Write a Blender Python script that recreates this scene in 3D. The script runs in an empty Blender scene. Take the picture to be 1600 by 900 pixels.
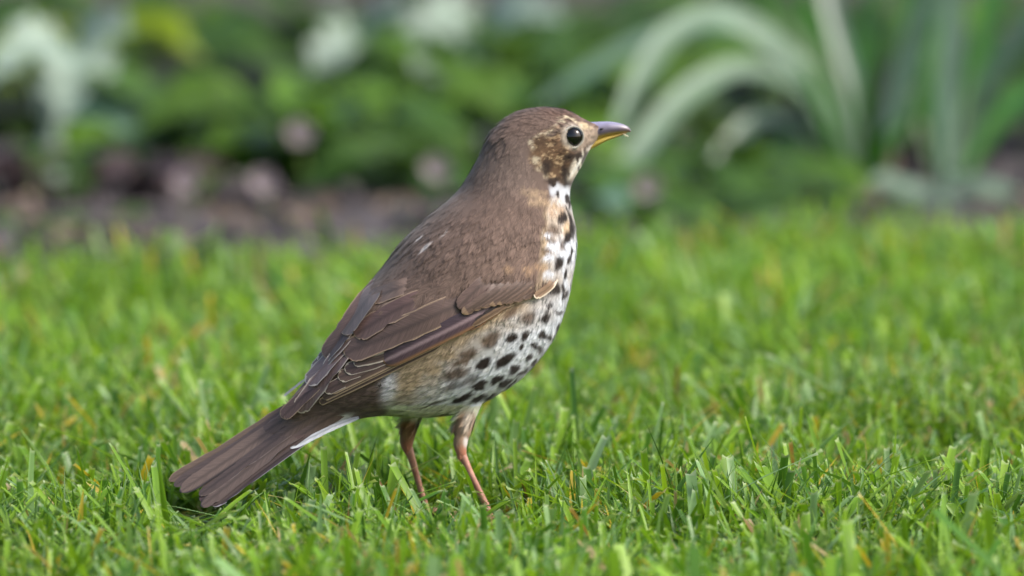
import bpy, bmesh, math, random
import numpy as np
from mathutils import Vector, Matrix
from mathutils.bvhtree import BVHTree

random.seed(7)
RNG = np.random.default_rng(11)
scene = bpy.context.scene
COL = scene.collection

# ------------------------------------------------------------------ camera, world, sun, exposure
CAM_H, CAM_D, FPX = 0.42, 4.0, 16000.0          # height, distance to the bird, focal length in photo pixels (1600 wide)
PITCH = math.atan((CAM_H - 0.096) / CAM_D)
cam_data = bpy.data.cameras.new('camera')
cam = bpy.data.objects.new('camera', cam_data)
COL.objects.link(cam)
cam.location = (0, -CAM_D, CAM_H)
cam.rotation_euler = (math.pi / 2 - PITCH, 0, 0)
cam_data.sensor_width = 36
cam_data.lens = 36 * FPX / 1600
cam_data.clip_start = 0.05
cam_data.clip_end = 500
cam_data.dof.use_dof = True
cam_data.dof.focus_distance = 3.957
cam_data.dof.aperture_fstop = 10.5
scene.camera = cam

SUN_EL, SUN_AZ = math.radians(46), math.radians(112)   # azimuth clockwise from +Y (away from the camera)
world = bpy.data.worlds.new('World')
scene.world = world
world.use_nodes = True
wn = world.node_tree
sky = wn.nodes.new('ShaderNodeTexSky')
sky.sky_type = 'NISHITA'
sky.sun_disc = False
sky.sun_elevation = SUN_EL
sky.sun_rotation = SUN_AZ
sky.air_density = 1.0
sky.dust_density = 4.0
sky.ozone_density = 0.6
wn.links.new(sky.outputs[0], wn.nodes['Background'].inputs[0])
wn.nodes['Background'].inputs[1].default_value = 0.13
sun_data = bpy.data.lights.new('sun', 'SUN')
sun_data.energy = 1.5
sun_data.angle = math.radians(14)
sun_data.color = (1.0, 0.97, 0.93)
sun = bpy.data.objects.new('sun', sun_data)
COL.objects.link(sun)
sdir = Vector((math.sin(SUN_AZ) * math.cos(SUN_EL), math.cos(SUN_AZ) * math.cos(SUN_EL), math.sin(SUN_EL)))
sun.rotation_euler = (-sdir).to_track_quat('-Z', 'Y').to_euler()
sun.location = sdir * 20
vs = scene.view_settings
vs.view_transform = 'Standard'
vs.look = 'None'
vs.gamma = 1
vs.exposure = 1.05
scene.cycles.use_denoising = True
scene.cycles.max_bounces = 8
scene.cycles.transparent_max_bounces = 8

# ------------------------------------------------------------------ camera maths (photo pixel <-> point)
CAM = np.array([0.0, -CAM_D, CAM_H])
FWD = np.array([0.0, math.cos(PITCH), -math.sin(PITCH)])
UPV = np.array([0.0, math.sin(PITCH), math.cos(PITCH)])
RGT = np.array([1.0, 0.0, 0.0])
S = CAM_D / FPX                                   # metres per photo pixel at the bird


def ray(px, py):
    return FWD + RGT * ((px - 800) / FPX) - UPV * ((py - 450) / FPX)


def at(px, py, Y):
    d = ray(px, py)
    return CAM + d * ((Y - CAM[1]) / d[1])


def ground(px, py, z=0.0):
    d = ray(px, py)
    return CAM + d * ((z - CAM[2]) / d[2])


def project(P):
    v = np.asarray(P, float) - CAM
    f = v @ FWD
    return 800 + FPX * (v @ RGT) / f, 450 - FPX * (v @ UPV) / f


def lin(c):
    c = np.asarray(c, float) / 255.0
    return np.where(c <= 0.04045, c / 12.92, ((c + 0.055) / 1.055) ** 2.4)


def hash2(ix, iy):
    h = np.sin(ix * 127.1 + iy * 311.7) * 43758.5453
    return h - np.floor(h)


def vnoise(x, y):
    ix, iy = np.floor(x), np.floor(y)
    fx, fy = x - ix, y - iy
    fx, fy = fx * fx * (3 - 2 * fx), fy * fy * (3 - 2 * fy)
    a, b = hash2(ix, iy), hash2(ix + 1, iy)
    c, d = hash2(ix, iy + 1), hash2(ix + 1, iy + 1)
    return a + (b - a) * fx + (c - a) * fy + (a - b - c + d) * fx * fy


# ------------------------------------------------------------------ materials
def new_mat(name):
    m = bpy.data.materials.new(name)
    m.use_nodes = True
    nt = m.node_tree
    return m, nt, nt.nodes['Principled BSDF']


def leafy(name, attr=None, col=(60, 110, 30), rough=0.45, trans=0.35, var=0.25, tint=(1.25, 1.15, 0.5), spec=0.4, noise=60):
    """Thin plant tissue: diffuse + translucent + a waxy gloss; colour from an attribute or per object."""
    m, nt, bs = new_mat(name)
    N, L = nt.nodes, nt.links
    if attr:
        c = N.new('ShaderNodeAttribute'); c.attribute_name = attr
        base = c.outputs['Color']
    else:
        oi = N.new('ShaderNodeObjectInfo')
        hs = N.new('ShaderNodeHueSaturation')
        hs.inputs['Color'].default_value = (*lin(col), 1)
        mr = N.new('ShaderNodeMapRange')
        mr.inputs['To Min'].default_value = 1 - var
        mr.inputs['To Max'].default_value = 1 + var
        L.new(oi.outputs['Random'], mr.inputs['Value'])
        L.new(mr.outputs[0], hs.inputs['Value'])
        base = hs.outputs[0]
        tc = N.new('ShaderNodeTexCoord')
        nz = N.new('ShaderNodeTexNoise'); nz.inputs['Scale'].default_value = noise; nz.inputs['Detail'].default_value = 4
        L.new(tc.outputs['Object'], nz.inputs['Vector'])
        mx = N.new('ShaderNodeMix'); mx.data_type = 'RGBA'; mx.blend_type = 'MULTIPLY'
        mx.inputs['Factor'].default_value = 0.6
        rp = N.new('ShaderNodeValToRGB')
        rp.color_ramp.elements[0].position = 0.3; rp.color_ramp.elements[0].color = (0.5, 0.5, 0.45, 1)
        rp.color_ramp.elements[1].position = 0.7; rp.color_ramp.elements[1].color = (1.1, 1.1, 1.1, 1)
        L.new(nz.outputs[0], rp.inputs[0])
        L.new(base, mx.inputs['A']); L.new(rp.outputs[0], mx.inputs['B'])
        base = mx.outputs['Result']
    L.new(base, bs.inputs['Base Color'])
    bs.inputs['Roughness'].default_value = rough
    bs.inputs['Specular IOR Level'].default_value = spec
    tr = N.new('ShaderNodeBsdfTranslucent')
    tm = N.new('ShaderNodeMix'); tm.data_type = 'RGBA'; tm.blend_type = 'MULTIPLY'
    tm.inputs['Factor'].default_value = 1
    L.new(base, tm.inputs['A']); tm.inputs['B'].default_value = (*tint, 1)
    L.new(tm.outputs['Result'], tr.inputs['Color'])
    ms = N.new('ShaderNodeMixShader'); ms.inputs[0].default_value = trans
    L.new(bs.outputs[0], ms.inputs[1]); L.new(tr.outputs[0], ms.inputs[2])
    L.new(ms.outputs[0], N['Material Output'].inputs[0])
    return m


def attr_mat(name, rough=0.6, spec=0.3, sheen=0.0, barbs=False):
    m, nt, bs = new_mat(name)
    N, L = nt.nodes, nt.links
    c = N.new('ShaderNodeAttribute'); c.attribute_name = 'Col'
    base = c.outputs['Color']
    if barbs:                                     # fine slanted barbs of a feather vane
        uv = N.new('ShaderNodeAttribute'); uv.attribute_name = 'vane'
        sx = N.new('ShaderNodeSeparateXYZ'); L.new(uv.outputs['Vector'], sx.inputs[0])
        ab = N.new('ShaderNodeMath'); ab.operation = 'ABSOLUTE'; L.new(sx.outputs[0], ab.inputs[0])
        ml = N.new('ShaderNodeMath'); ml.operation = 'MULTIPLY_ADD'; ml.inputs[1].default_value = -0.006
        L.new(ab.outputs[0], ml.inputs[0]); L.new(sx.outputs[1], ml.inputs[2])
        cb = N.new('ShaderNodeCombineXYZ'); L.new(ml.outputs[0], cb.inputs[0]); L.new(sx.outputs[0], cb.inputs[1])
        mp = N.new('ShaderNodeMapping'); mp.inputs['Scale'].default_value = (2200, 1.2, 1)
        L.new(cb.outputs[0], mp.inputs[0])
        nz = N.new('ShaderNodeTexNoise'); nz.inputs['Scale'].default_value = 1; nz.inputs['Detail'].default_value = 3
        L.new(mp.outputs[0], nz.inputs['Vector'])
        rp = N.new('ShaderNodeMapRange'); rp.inputs['From Min'].default_value = 0.25; rp.inputs['From Max'].default_value = 0.75
        rp.inputs['To Min'].default_value = 0.6; rp.inputs['To Max'].default_value = 1.36
        L.new(nz.outputs[0], rp.inputs[0])
        vm = N.new('ShaderNodeVectorMath'); vm.operation = 'SCALE'
        L.new(base, vm.inputs[0]); L.new(rp.outputs[0], vm.inputs['Scale'])
        base = vm.outputs[0]
        bp = N.new('ShaderNodeBump'); bp.inputs['Strength'].default_value = 0.25; bp.inputs['Distance'].default_value = 0.0002
        L.new(nz.outputs[0], bp.inputs['Height']); L.new(bp.outputs[0], bs.inputs['Normal'])
    L.new(base, bs.inputs['Base Color'])
    bs.inputs['Roughness'].default_value = rough
    bs.inputs['Specular IOR Level'].default_value = spec
    bs.inputs['Sheen Weight'].default_value = sheen
    return m


def noise_mat(name, c1, c2, scale=20, rough=0.8, spec=0.2, bump=0.0, c3=None):
    m, nt, bs = new_mat(name)
    N, L = nt.nodes, nt.links
    tc = N.new('ShaderNodeTexCoord')
    nz = N.new('ShaderNodeTexNoise'); nz.inputs['Scale'].default_value = scale; nz.inputs['Detail'].default_value = 8
    nz.inputs['Roughness'].default_value = 0.65
    L.new(tc.outputs['Object'], nz.inputs['Vector'])
    rp = N.new('ShaderNodeValToRGB')
    rp.color_ramp.elements[0].position = 0.32; rp.color_ramp.elements[0].color = (*lin(c1), 1)
    rp.color_ramp.elements[1].position = 0.68; rp.color_ramp.elements[1].color = (*lin(c2), 1)
    if c3 is not None:
        e = rp.color_ramp.elements.new(0.5); e.color = (*lin(c3), 1)
    L.new(nz.outputs[0], rp.inputs[0]); L.new(rp.outputs[0], bs.inputs['Base Color'])
    bs.inputs['Roughness'].default_value = rough
    bs.inputs['Specular IOR Level'].default_value = spec
    if bump:
        bp = N.new('ShaderNodeBump'); bp.inputs['Strength'].default_value = bump; bp.inputs['Distance'].default_value = 0.01
        L.new(nz.outputs[0], bp.inputs['Height']); L.new(bp.outputs[0], bs.inputs['Normal'])
    return m


# ------------------------------------------------------------------ object helpers
def link(name, mesh, mat=None, parent=None, smooth=True):
    o = bpy.data.objects.new(name, mesh)
    COL.objects.link(o)
    if mat is not None and not mesh.materials:
        mesh.materials.append(mat)
    if parent is not None:
        o.parent = parent
        o.matrix_parent_inverse = parent.matrix_world.inverted() if parent.type != 'EMPTY' else Matrix.Translation(-parent.location)
    if smooth:
        mesh.polygons.foreach_set('use_smooth', np.ones(len(mesh.polygons), bool))
    return o


def tag(o, label=None, cat=None, group=None, kind=None):
    if label: o['label'] = label
    if cat: o['category'] = cat
    if group: o['group'] = group
    if kind: o['kind'] = kind
    return o


def empty(name, loc):
    o = bpy.data.objects.new(name, None)
    COL.objects.link(o)
    o.location = tuple(loc)
    o.empty_display_size = 0.02
    return o


def np_mesh(name, verts, faces, cols=None, extra=None):
    """verts (n,3); faces = list of index arrays (k, 3 or 4)."""
    me = bpy.data.meshes.new(name)
    verts = np.ascontiguousarray(verts, dtype=np.float32)
    me.vertices.add(len(verts)); me.vertices.foreach_set('co', verts.ravel())
    loops = np.concatenate([f.ravel() for f in faces]).astype(np.int32)
    tot = np.concatenate([np.full(len(f), f.shape[1], np.int32) for f in faces])
    start = np.concatenate([[0], np.cumsum(tot)[:-1]]).astype(np.int32)
    me.loops.add(len(loops)); me.loops.foreach_set('vertex_index', loops)
    me.polygons.add(len(tot)); me.polygons.foreach_set('loop_start', start)
    me.update(calc_edges=True)
    if cols is not None:
        a = me.attributes.new('Col', 'FLOAT_COLOR', 'POINT')
        rgba = np.ones((len(verts), 4), np.float32); rgba[:, :3] = cols
        a.data.foreach_set('color', rgba.ravel())
    if extra is not None:
        a = me.attributes.new('vane', 'FLOAT_VECTOR', 'POINT')
        a.data.foreach_set('vector', np.ascontiguousarray(extra, np.float32).ravel())
    return me


def tube(pts, rad, n=10, close=True, squash=1.0):
    """lofted tapered tube -> verts, faces(list)"""
    pts = np.asarray(pts, float); rad = np.asarray(rad, float)
    V = []
    up = np.array([0.13, 0.31, 0.94])
    for i, p in enumerate(pts):
        t = pts[min(i + 1, len(pts) - 1)] - pts[max(i - 1, 0)]
        t = t / (np.linalg.norm(t) + 1e-12)
        a = np.cross(t, up)
        if np.linalg.norm(a) < 0.1: a = np.cross(t, [1, 0, 0])
        a /= np.linalg.norm(a); b = np.cross(t, a)
        th = np.arange(n) / n * 2 * np.pi
        V.append(p + rad[i] * (np.cos(th)[:, None] * a + squash * np.sin(th)[:, None] * b))
    V = np.concatenate(V)
    F = []
    m = len(pts)
    for i in range(m - 1):
        for j in range(n):
            F.append([i * n + j, i * n + (j + 1) % n, (i + 1) * n + (j + 1) % n, (i + 1) * n + j])
    F = np.array(F)
    T = []
    if close:
        V = np.concatenate([V, pts[:1], pts[-1:]])
        for j in range(n):
            T.append([(j + 1) % n, j, m * n])
            T.append([(m - 1) * n + j, (m - 1) * n + (j + 1) % n, m * n + 1])
    return V, [F] + ([np.array(T)] if T else [])


def catmull(P, n):
    P = np.asarray(P, float)
    t = np.linspace(0, len(P) - 1, n)
    i = np.clip(np.floor(t).astype(int), 0, len(P) - 2)
    f = (t - i)[:, None]
    g = lambda k: P[np.clip(k, 0, len(P) - 1)]
    p0, p1, p2, p3 = g(i - 1), g(i), g(i + 1), g(i + 2)
    return 0.5 * ((2 * p1) + (p2 - p0) * f + (2 * p0 - 5 * p1 + 4 * p2 - p3) * f ** 2 + (3 * p1 - p0 - 3 * p2 + p3) * f ** 3)


# ================================================================== THE SETTING: lawn, soil
_e0, _e1 = ground(0, 444), ground(1600, 396)
EDGE_B = (_e1[1] - _e0[1]) / (_e1[0] - _e0[0]); EDGE_A = _e0[1] - EDGE_B * _e0[0]


def lawn_edge(x):                                  # Y of the far edge of the lawn: runs slightly away to the right
    return EDGE_A + EDGE_B * x + 0.03 * np.sin(x * 9.0) + 0.015 * np.sin(x * 31 + 1)


soil_mat = noise_mat('soil', (44, 41, 42), (122, 116, 116), 55, 0.95, 0.1, 0.8, (80, 75, 76))
thatch_mat = noise_mat('thatch', (26, 34, 14), (92, 84, 50), 160, 0.95, 0.1, 0.6, (48, 52, 24))


def grid_sheet(name, xs, ys, zf, mat):
    X, Y = np.meshgrid(xs, ys)
    V = np.stack([X.ravel(), Y.ravel(), zf(X, Y).ravel()], 1)
    nx, ny = len(xs), len(ys)
    F = np.array([[j * nx + i, j * nx + i + 1, (j + 1) * nx + i + 1, (j + 1) * nx + i] for j in range(ny - 1) for i in range(nx - 1)])
    o = link(name, np_mesh(name, V, [F]), mat)
    o['kind'] = 'structure'
    return o


xs = np.concatenate([[-150, -40, -12, -5], np.linspace(-3, 3, 121), [5, 12, 40, 150]])
ys = np.concatenate([[-60, -20, -6], np.linspace(1.0, 6.0, 101), [9, 14, 40, 150]])
soil = grid_sheet('soil_bed', xs, ys, lambda X, Y: np.where((np.abs(X) < 3) & (Y > 1) & (Y < 6), 0.018 * (vnoise(X * 22, Y * 22) - 0.5) + 0.010 * (vnoise(X * 70, Y * 70) - 0.5) + 0.02 * vnoise(X * 5, Y * 5), 0) - 0.016, soil_mat)
xs = np.linspace(-8, 8, 161)
V = []; 
for j, v in enumerate(np.linspace(0, 1, 40)):
    for x in xs:
        e = lawn_edge(np.clip(x, -2.2, 2.2)) ; V.append([x, -8 + (e + 8) * v, 0.0])
nx = len(xs)
V += [[x, lawn_edge(np.clip(x, -2.2, 2.2)) + 0.006, -0.06] for x in xs]
F = np.array([[j * nx + i, j * nx + i + 1, (j + 1) * nx + i + 1, (j + 1) * nx + i] for j in range(40) for i in range(nx - 1)])
lawn = link('lawn_ground', np_mesh('lawn_ground', np.array(V), [F]), thatch_mat)
lawn['kind'] = 'structure'

# ================================================================== GRASS
grass_mat = leafy('grass_blade', attr='Col', rough=0.42, trans=0.42, tint=(1.15, 1.1, 0.55), spec=0.45)


def blades(n, x0, x1, y0, y1, hm, hs, wm, seg, fold, seed, thin=0.25, edge=True, flat=False, keep=None):
    r = np.random.default_rng(seed)
    x = r.uniform(x0, x1, n); y = r.uniform(y0, y1, n)
    dens = vnoise(x * 28 + 5, y * 28 + 9) * 0.6 + vnoise(x * 9, y * 9) * 0.4
    ok = r.uniform(0, 1, n) < np.clip(0.35 + 1.3 * dens, 0, 1)
    if edge: ok &= y < lawn_edge(x) - 0.012 + 0.03 * (r.uniform(0, 1, n) - 0.5)
    if keep is not None: ok &= keep(x, y, r)
    x, y, dens = x[ok], y[ok], dens[ok]
    n = len(x)
    kind = r.uniform(0, 1, n)
    fine = kind < thin
    patch = vnoise(x * 14 + 31, y * 14 + 3)
    h = np.clip(r.normal(hm, hs, n), 0.007, 0.05) * (0.72 + 0.56 * vnoise(x * 17 + 3, y * 17 + 8))
    w = np.clip(r.normal(wm, wm * 0.38, n), 0.0009, 0.006)
    w = np.where(fine, w * 0.42, w)
    az = r.uniform(0, 2 * np.pi, n)
    lean = np.abs(r.normal(0, 0.75, n)) + 0.1
    curv = r.normal(0.25, 0.4, n)
    if flat:
        lean = r.uniform(1.2, 3.0, n); h = h * 0.45
    if keep is trampled:                            # the bird's feet and tail press the blades in front of them aside
        hide = np.zeros(n, bool)
        for t in (0.45, 0.7, 1.0):
            o_ = h * (lean * t + curv * t * t)
            zz = h * (t - 0.22 * np.abs(curv) * t * t) / np.sqrt(1 + 0.5 * lean ** 2)
            X, Y = project(np.stack([x + np.cos(az) * o_, y + np.sin(az) * o_, zz], 1))
            hide |= ((X > 700 + 0.42 * (Y - 650)) & (X < 745 + 0.42 * (Y - 650)) & (Y < 788)) & (y < 0.0)
            hide |= ((X > 615 + 0.3 * (Y - 650)) & (X < 662 + 0.3 * (Y - 650)) & (Y < 772)) & (y < 0.02)
            hide |= (X < 520) & (X > 255) & (Y < 798 - 0.62 * np.clip(X - 322, 0, 999) - 0.5 * np.clip(300 - X, 0, 99)) & (y < 0.035)
        f_ = ~hide
        x, y, dens, kind, fine, patch, h, w, az, lean, curv = [q[f_] for q in (x, y, dens, kind, fine, patch, h, w, az, lean, curv)]
        n = len(x)
    # colours -----------------------------------------------------
    g1, g2, g3, g4 = lin((108, 152, 34)), lin((142, 180, 52)), lin((80, 124, 40)), lin((134, 170, 106))
    a = r.uniform(0, 1, n)[:, None]
    col = g1 + (g2 - g1) * a
    b = r.uniform(0, 1, n)
    col = np.where((b < 0.20)[:, None], g3 * (0.8 + 0.4 * a), col)
    col = np.where(((b > 0.20) & (b < 0.37))[:, None], g4 * (0.8 + 0.3 * a), col)
    yel, tan, brn = lin((198, 176, 58)), lin((190, 170, 122)), lin((148, 118, 74))
    yp = 0.046 + 0.14 * np.clip(patch - 0.55, 0, 1)
    col = np.where((b > 1 - yp)[:, None], yel * (0.75 + 0.4 * a), col)
    col = np.where((b > 1 - yp * 0.5)[:, None], tan * (0.7 + 0.4 * a), col)
    col = np.where((b > 1 - yp * 0.13)[:, None], brn, col)
    if flat:
        c2 = np.where((b < 0.55)[:, None], tan * (0.5 + 0.5 * a), brn * (0.5 + 0.7 * a))
        col = np.where((b < 0.75)[:, None], c2, yel * 0.6)
    col = np.where(fine[:, None] & (b < 0.85)[:, None], g3 * (0.65 + 0.5 * a), col)
    col *= (0.88 + 0.24 * vnoise(x * 6 + 2, y * 6 + 4))[:, None]
    cut = (r.uniform(0, 1, n) < 0.42) & ~fine
    ca, sa = np.cos(az), np.sin(az)
    tw = r.normal(0, 0.5, n)
    V, C = [], []
    nc = 3 if fold else 2
    ts = list(np.linspace(0, 1, seg + 1)) if not fold else list(np.linspace(0, 0.95, seg)) + [1.0]
    for i in range(seg + 1):
        t = ts[i]
        out = h * (lean * t + curv * t * t)
        zz = h * (t - 0.22 * np.abs(curv) * t * t) / np.sqrt(1 + 0.5 * lean ** 2) - (0.002 if not flat else -0.001)
        cx, cy = x + ca * out, y + sa * out
        wb = 0.75 + 0.25 * min(1, t * 3)
        wp = np.where(cut, wb * (1 - 0.12 * t), wb * (1 - t ** 2.2) + 0.02)
        ang = az + np.pi / 2 + tw * t
        hw = 0.5 * w * wp
        if fold:
            # a shallow V: midrib sunk below the margins; the cut top slants a little
            for u in (-1, 0, 1):
                zo = np.where(u == 0, -0.28 * hw, 0.0)
                sl = np.where(cut & (i == seg), (u * 0.5 * np.sin(az * 7) - 0.5 * (u == 0)) * hw, 0)
                V.append(np.stack([cx + np.cos(ang) * hw * u - ca * zo, cy + np.sin(ang) * hw * u - sa * zo, zz + zo * 0.3 + sl], 1))
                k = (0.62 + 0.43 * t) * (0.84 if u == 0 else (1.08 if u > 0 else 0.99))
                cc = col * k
                if i == seg: cc = np.where(cut[:, None], cc * 0.4 + 0.6 * lin((196, 204, 168)), cc)
                C.append(cc)
        else:
            for u in (-1, 1):
                V.append(np.stack([cx + np.cos(ang) * hw * u, cy + np.sin(ang) * hw * u, zz], 1))
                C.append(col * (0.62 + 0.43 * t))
    V = np.stack(V, 1); C = np.stack(C, 1)            # n, k, 3
    k = V.shape[1]
    q = []
    for i in range(seg):
        for u in range(nc - 1):
            q.append([i * nc + u, i * nc + u + 1, (i + 1) * nc + u + 1, (i + 1) * nc + u])
    F = (np.arange(n)[:, None, None] * k + np.array(q)[None]).reshape(-1, 4)
    return V.reshape(-1, 3), F, C.reshape(-1, 3)


NEARFOOT = at(760, 826, -0.014); FARFOOT = at(666, 818, 0.012)


TAILTIP = at(320, 800, -0.05)


def trampled(x, y, r):                             # blades are sparse right in front of the feet and under the tail
    p = np.ones(len(x))
    for c, rx_, ry_, q in ((NEARFOOT, 0.015, 0.036, 0.14), (FARFOOT, 0.012, 0.03, 0.22), (TAILTIP, 0.022, 0.045, 0.25), (TAILTIP + np.array([0.022, 0.008, 0]), 0.022, 0.04, 0.35)):
        d = np.hypot((x - c[0] - 0.003) / rx_, (y - c[1] + 0.022) / ry_)
        p = np.where(d < 1, q, p)
    return r.uniform(0, 1, len(x)) < p


parts = [
    blades(46000, -0.30, 0.30, -0.34, 0.50, 0.0250, 0.007, 0.0026, 6, True, 1, thin=0.36, keep=trampled),
    blades(16000, -0.30, 0.30, -0.34, 0.50, 0.020, 0.005, 0.0014, 3, False, 2, thin=0.6, flat=True, keep=trampled),
    blades(60000, -0.50, 0.50, 0.50, 2.0, 0.025, 0.007, 0.0028, 3, False, 3, thin=0.3),
    blades(60000, -2.4, -0.30, -1.2, 2.2, 0.029, 0.007, 0.0040, 2, False, 4, keep=lambda x, y, r: (x < -0.50) | (y < 0.50)),
    blades(60000, 0.30, 2.4, -1.2, 2.6, 0.029, 0.007, 0.0040, 2, False, 5, keep=lambda x, y, r: (x > 0.50) | (y < 0.50)),
    blades(20000, -0.30, 0.30, -1.6, -0.34, 0.027, 0.006, 0.0036, 2, False, 6),
]
off = 0; VV, FF, CC = [], [], []
for v, f, c in parts:
    VV.append(v); FF.append(f + off); CC.append(c); off += len(v)
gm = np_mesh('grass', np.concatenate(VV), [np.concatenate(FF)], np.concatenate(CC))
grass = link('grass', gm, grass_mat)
tag(grass, 'short mown green lawn grass with scattered yellow and straw coloured blades', 'grass', kind='stuff')

# ================================================================== THE BIRD
PSI = math.radians(22)                              # the body heads right and a little away from the camera
XREF = 705.0


def zc(box, w):                                     # coordinates read off an enlarged crop -> photo pixels
    k = (box[2] - box[0]) / w
    return lambda x, y: (box[0] + x * k, box[1] + y * k)


Z2 = zc((560, 270, 920, 510), 1350)
Z3 = zc((440, 400, 900, 680), 1479)
Z4 = zc((240, 560, 640, 820), 1385)
Z7 = zc((700, 460, 900, 660), 900)
Z8 = zc((820, 170, 1000, 290), 1350)
Z9 = zc((820, 270, 920, 470), 450)

#            upper          lower        half width   yaw(deg)
STN = [((941, 196), (937, 213), 7, 6),
       ((930, 193), (922, 233), 14, 6),
       ((915, 187), (915, 246), 27, 6),
       ((893, 175), (909, 258), 40, 6),
       ((866, 168), (902, 270), 48, 6),
       ((835, 168), (893, 287), 53, 8),
       ((803, 176), (889, 304), 56, 10),
       ((772, 200), (891, 326), 61, 14),
       ((750, 242), (895, 352), 72, 18),
       ((720, 291), (897, 388), 92, 22),
       ((677, 329), (892, 430), 113, 22),
       ((637, 366), (882, 478), 127, 22),
       ((604, 408), (861, 535), 131, 22),
       ((574, 446), (822, 586), 124, 22),
       ((546, 484), (775, 622), 110, 22),
       ((524, 518), (722, 646), 92, 22),
       ((506, 550), (662, 655), 74, 22),
       ((489, 580), (600, 652), 56, 22),
       ((470, 603), (548, 660), 36, 22),
       ((450, 628), (502, 681), 14, 22)]
U = np.array([s[0] for s in STN], float); Lo = np.array([s[1] for s in STN], float)
HW = np.array([s[2] for s in STN], float); YW = np.radians([s[3] for s in STN])
MID = (U + Lo) / 2
# depth of the spine: integrate tan(yaw) along the photo x axis, zero at XREF
Yc = np.zeros(len(STN))
for i in range(len(STN) - 2, -1, -1):
    Yc[i] = Yc[i + 1] + math.tan((YW[i] + YW[i + 1]) / 2) * (MID[i, 0] - MID[i + 1, 0]) * S
Yc -= np.interp(XREF, MID[::-1, 0], Yc[::-1])
NR, NT = 90, 48
A5 = catmull(np.column_stack([U, Lo, HW, YW, Yc]), NR)
rings = []
SPINE = []
th = np.arange(NT) / NT * 2 * np.pi
for r in A5:
    u, l, w, yaw, yc = r[0:2], r[2:4], r[4], r[5], r[6]
    m = (u + l) / 2
    d = (u - l) / 2; a = np.linalg.norm(d)
    k = math.sqrt(max(0.5, 1 - (w * math.sin(yaw) * d[0] / a / a) ** 2))
    C = at(m[0], m[1], yc)
    D = (at(u[0], u[1], yc) - C) * k
    D = D + np.array([0, D[0] * math.tan(yaw), 0])
    lat = np.array([math.sin(yaw), -math.cos(yaw), 0]) * w * S
    ct, st = np.cos(th), np.sin(th)
    rings.append(C + np.sign(ct)[:, None] * (np.abs(ct) ** 0.94)[:, None] * D + np.sign(st)[:, None] * (np.abs(st) ** 0.94)[:, None] * lat)
    SPINE.append(C)
SPINE = np.array(SPINE)
SP2 = np.column_stack(project(SPINE))
BV = np.concatenate(rings + [SPINE[:1], SPINE[-1:]])
BF = []
for i in range(NR - 1):
    for j in range(NT):
        BF.append([i * NT + j, i * NT + (j + 1) % NT, (i + 1) * NT + (j + 1) % NT, (i + 1) * NT + j])
BT = []
for j in range(NT):
    BT.append([(j + 1) % NT, j, NR * NT]); BT.append([(NR - 1) * NT + j, (NR - 1) * NT + (j + 1) % NT, NR * NT + 1])
allV, allF = [BV], [np.array(BF), np.array(BT)]
off = len(BV)
# feathered thighs
YN, YF = -0.012, 0.013
near_thigh = [((742, 600), 22), ((735, 628), 18.5), ((728, 652), 15.5), ((722, 676), 14), ((719, 694), 11.5), ((721, 707), 9), ((724, 716), 6.5)]
far_thigh = [((650, 625), 20), ((644, 648), 16), ((639, 668), 14), ((636, 684), 12.5), ((636, 698), 9.5), ((640, 710), 6.5)]
for tl, yy, y0 in ((near_thigh, YN, -0.006), (far_thigh, YF, 0.010)):
    pts = [at(p[0][0], p[0][1], y0 + (yy - y0) * i / (len(tl) - 1)) for i, p in enumerate(tl)]
    v, fs = tube(catmull(pts, 18), catmull(np.array([[p[1] * S] for p in tl]), 18)[:, 0], 16)
    allV.append(v); allF += [f + off for f in fs]; off += len(v)
bm0 = np_mesh('bird_hull', np.concatenate(allV), allF)
hull = link('bird_hull', bm0)
md = hull.modifiers.new('r', 'REMESH'); md.mode = 'VOXEL'; md.voxel_size = 0.0009
sm = hull.modifiers.new('s', 'SMOOTH'); sm.factor = 0.5; sm.iterations = 6
dg = bpy.context.evaluated_depsgraph_get()
body_me = bpy.data.meshes.new_from_object(hull.evaluated_get(dg))
bpy.data.objects.remove(hull)
nv = len(body_me.vertices)
PV = np.zeros(nv * 3, np.float32); body_me.vertices.foreach_get('co', PV); PV = PV.reshape(-1, 3).astype(float)
BVH = BVHTree.FromPolygons([tuple(p) for p in PV], [tuple(p.vertices) for p in body_me.polygons])
LAT = np.array([math.sin(PSI), -math.cos(PSI), 0.0])
P0 = at(XREF, 520, 0.0)


def cast_depth(px, py):
    d = Vector(ray(px, py)).normalized()
    h = BVH.ray_cast(Vector(CAM), d)
    return None if h[0] is None else h[0].y


def near_side(P):
    """photo pixel of a body point, far-side points mirrored over to the side that faces the camera"""
    P = np.asarray(P, float)
    fx = P[:, 0]
    sx = SPINE[::-1, 0]
    yc = np.interp(fx, sx, SPINE[::-1, 1])
    yaw = np.where(fx > at(760, 300, 0)[0], math.radians(8), PSI)
    s = (P[:, 1] - yc) * np.cos(yaw)
    _, ry0 = project(P)
    far = (s > 0) & ~((ry0 > 654) & (fx > at(600, 500, 0)[0]))
    Q = P.copy()
    Q[:, 0] = np.where(far, P[:, 0] + 2 * s * np.sin(yaw), P[:, 0])
    Q[:, 1] = np.where(far, P[:, 1] - 2 * s * np.cos(yaw), P[:, 1])
    return project(Q)


# ---- plumage pattern: list of soft-edged patches (centre, radii, tilt, colour, softness, strength)
BROWN = lin((98, 81, 72))


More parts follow.
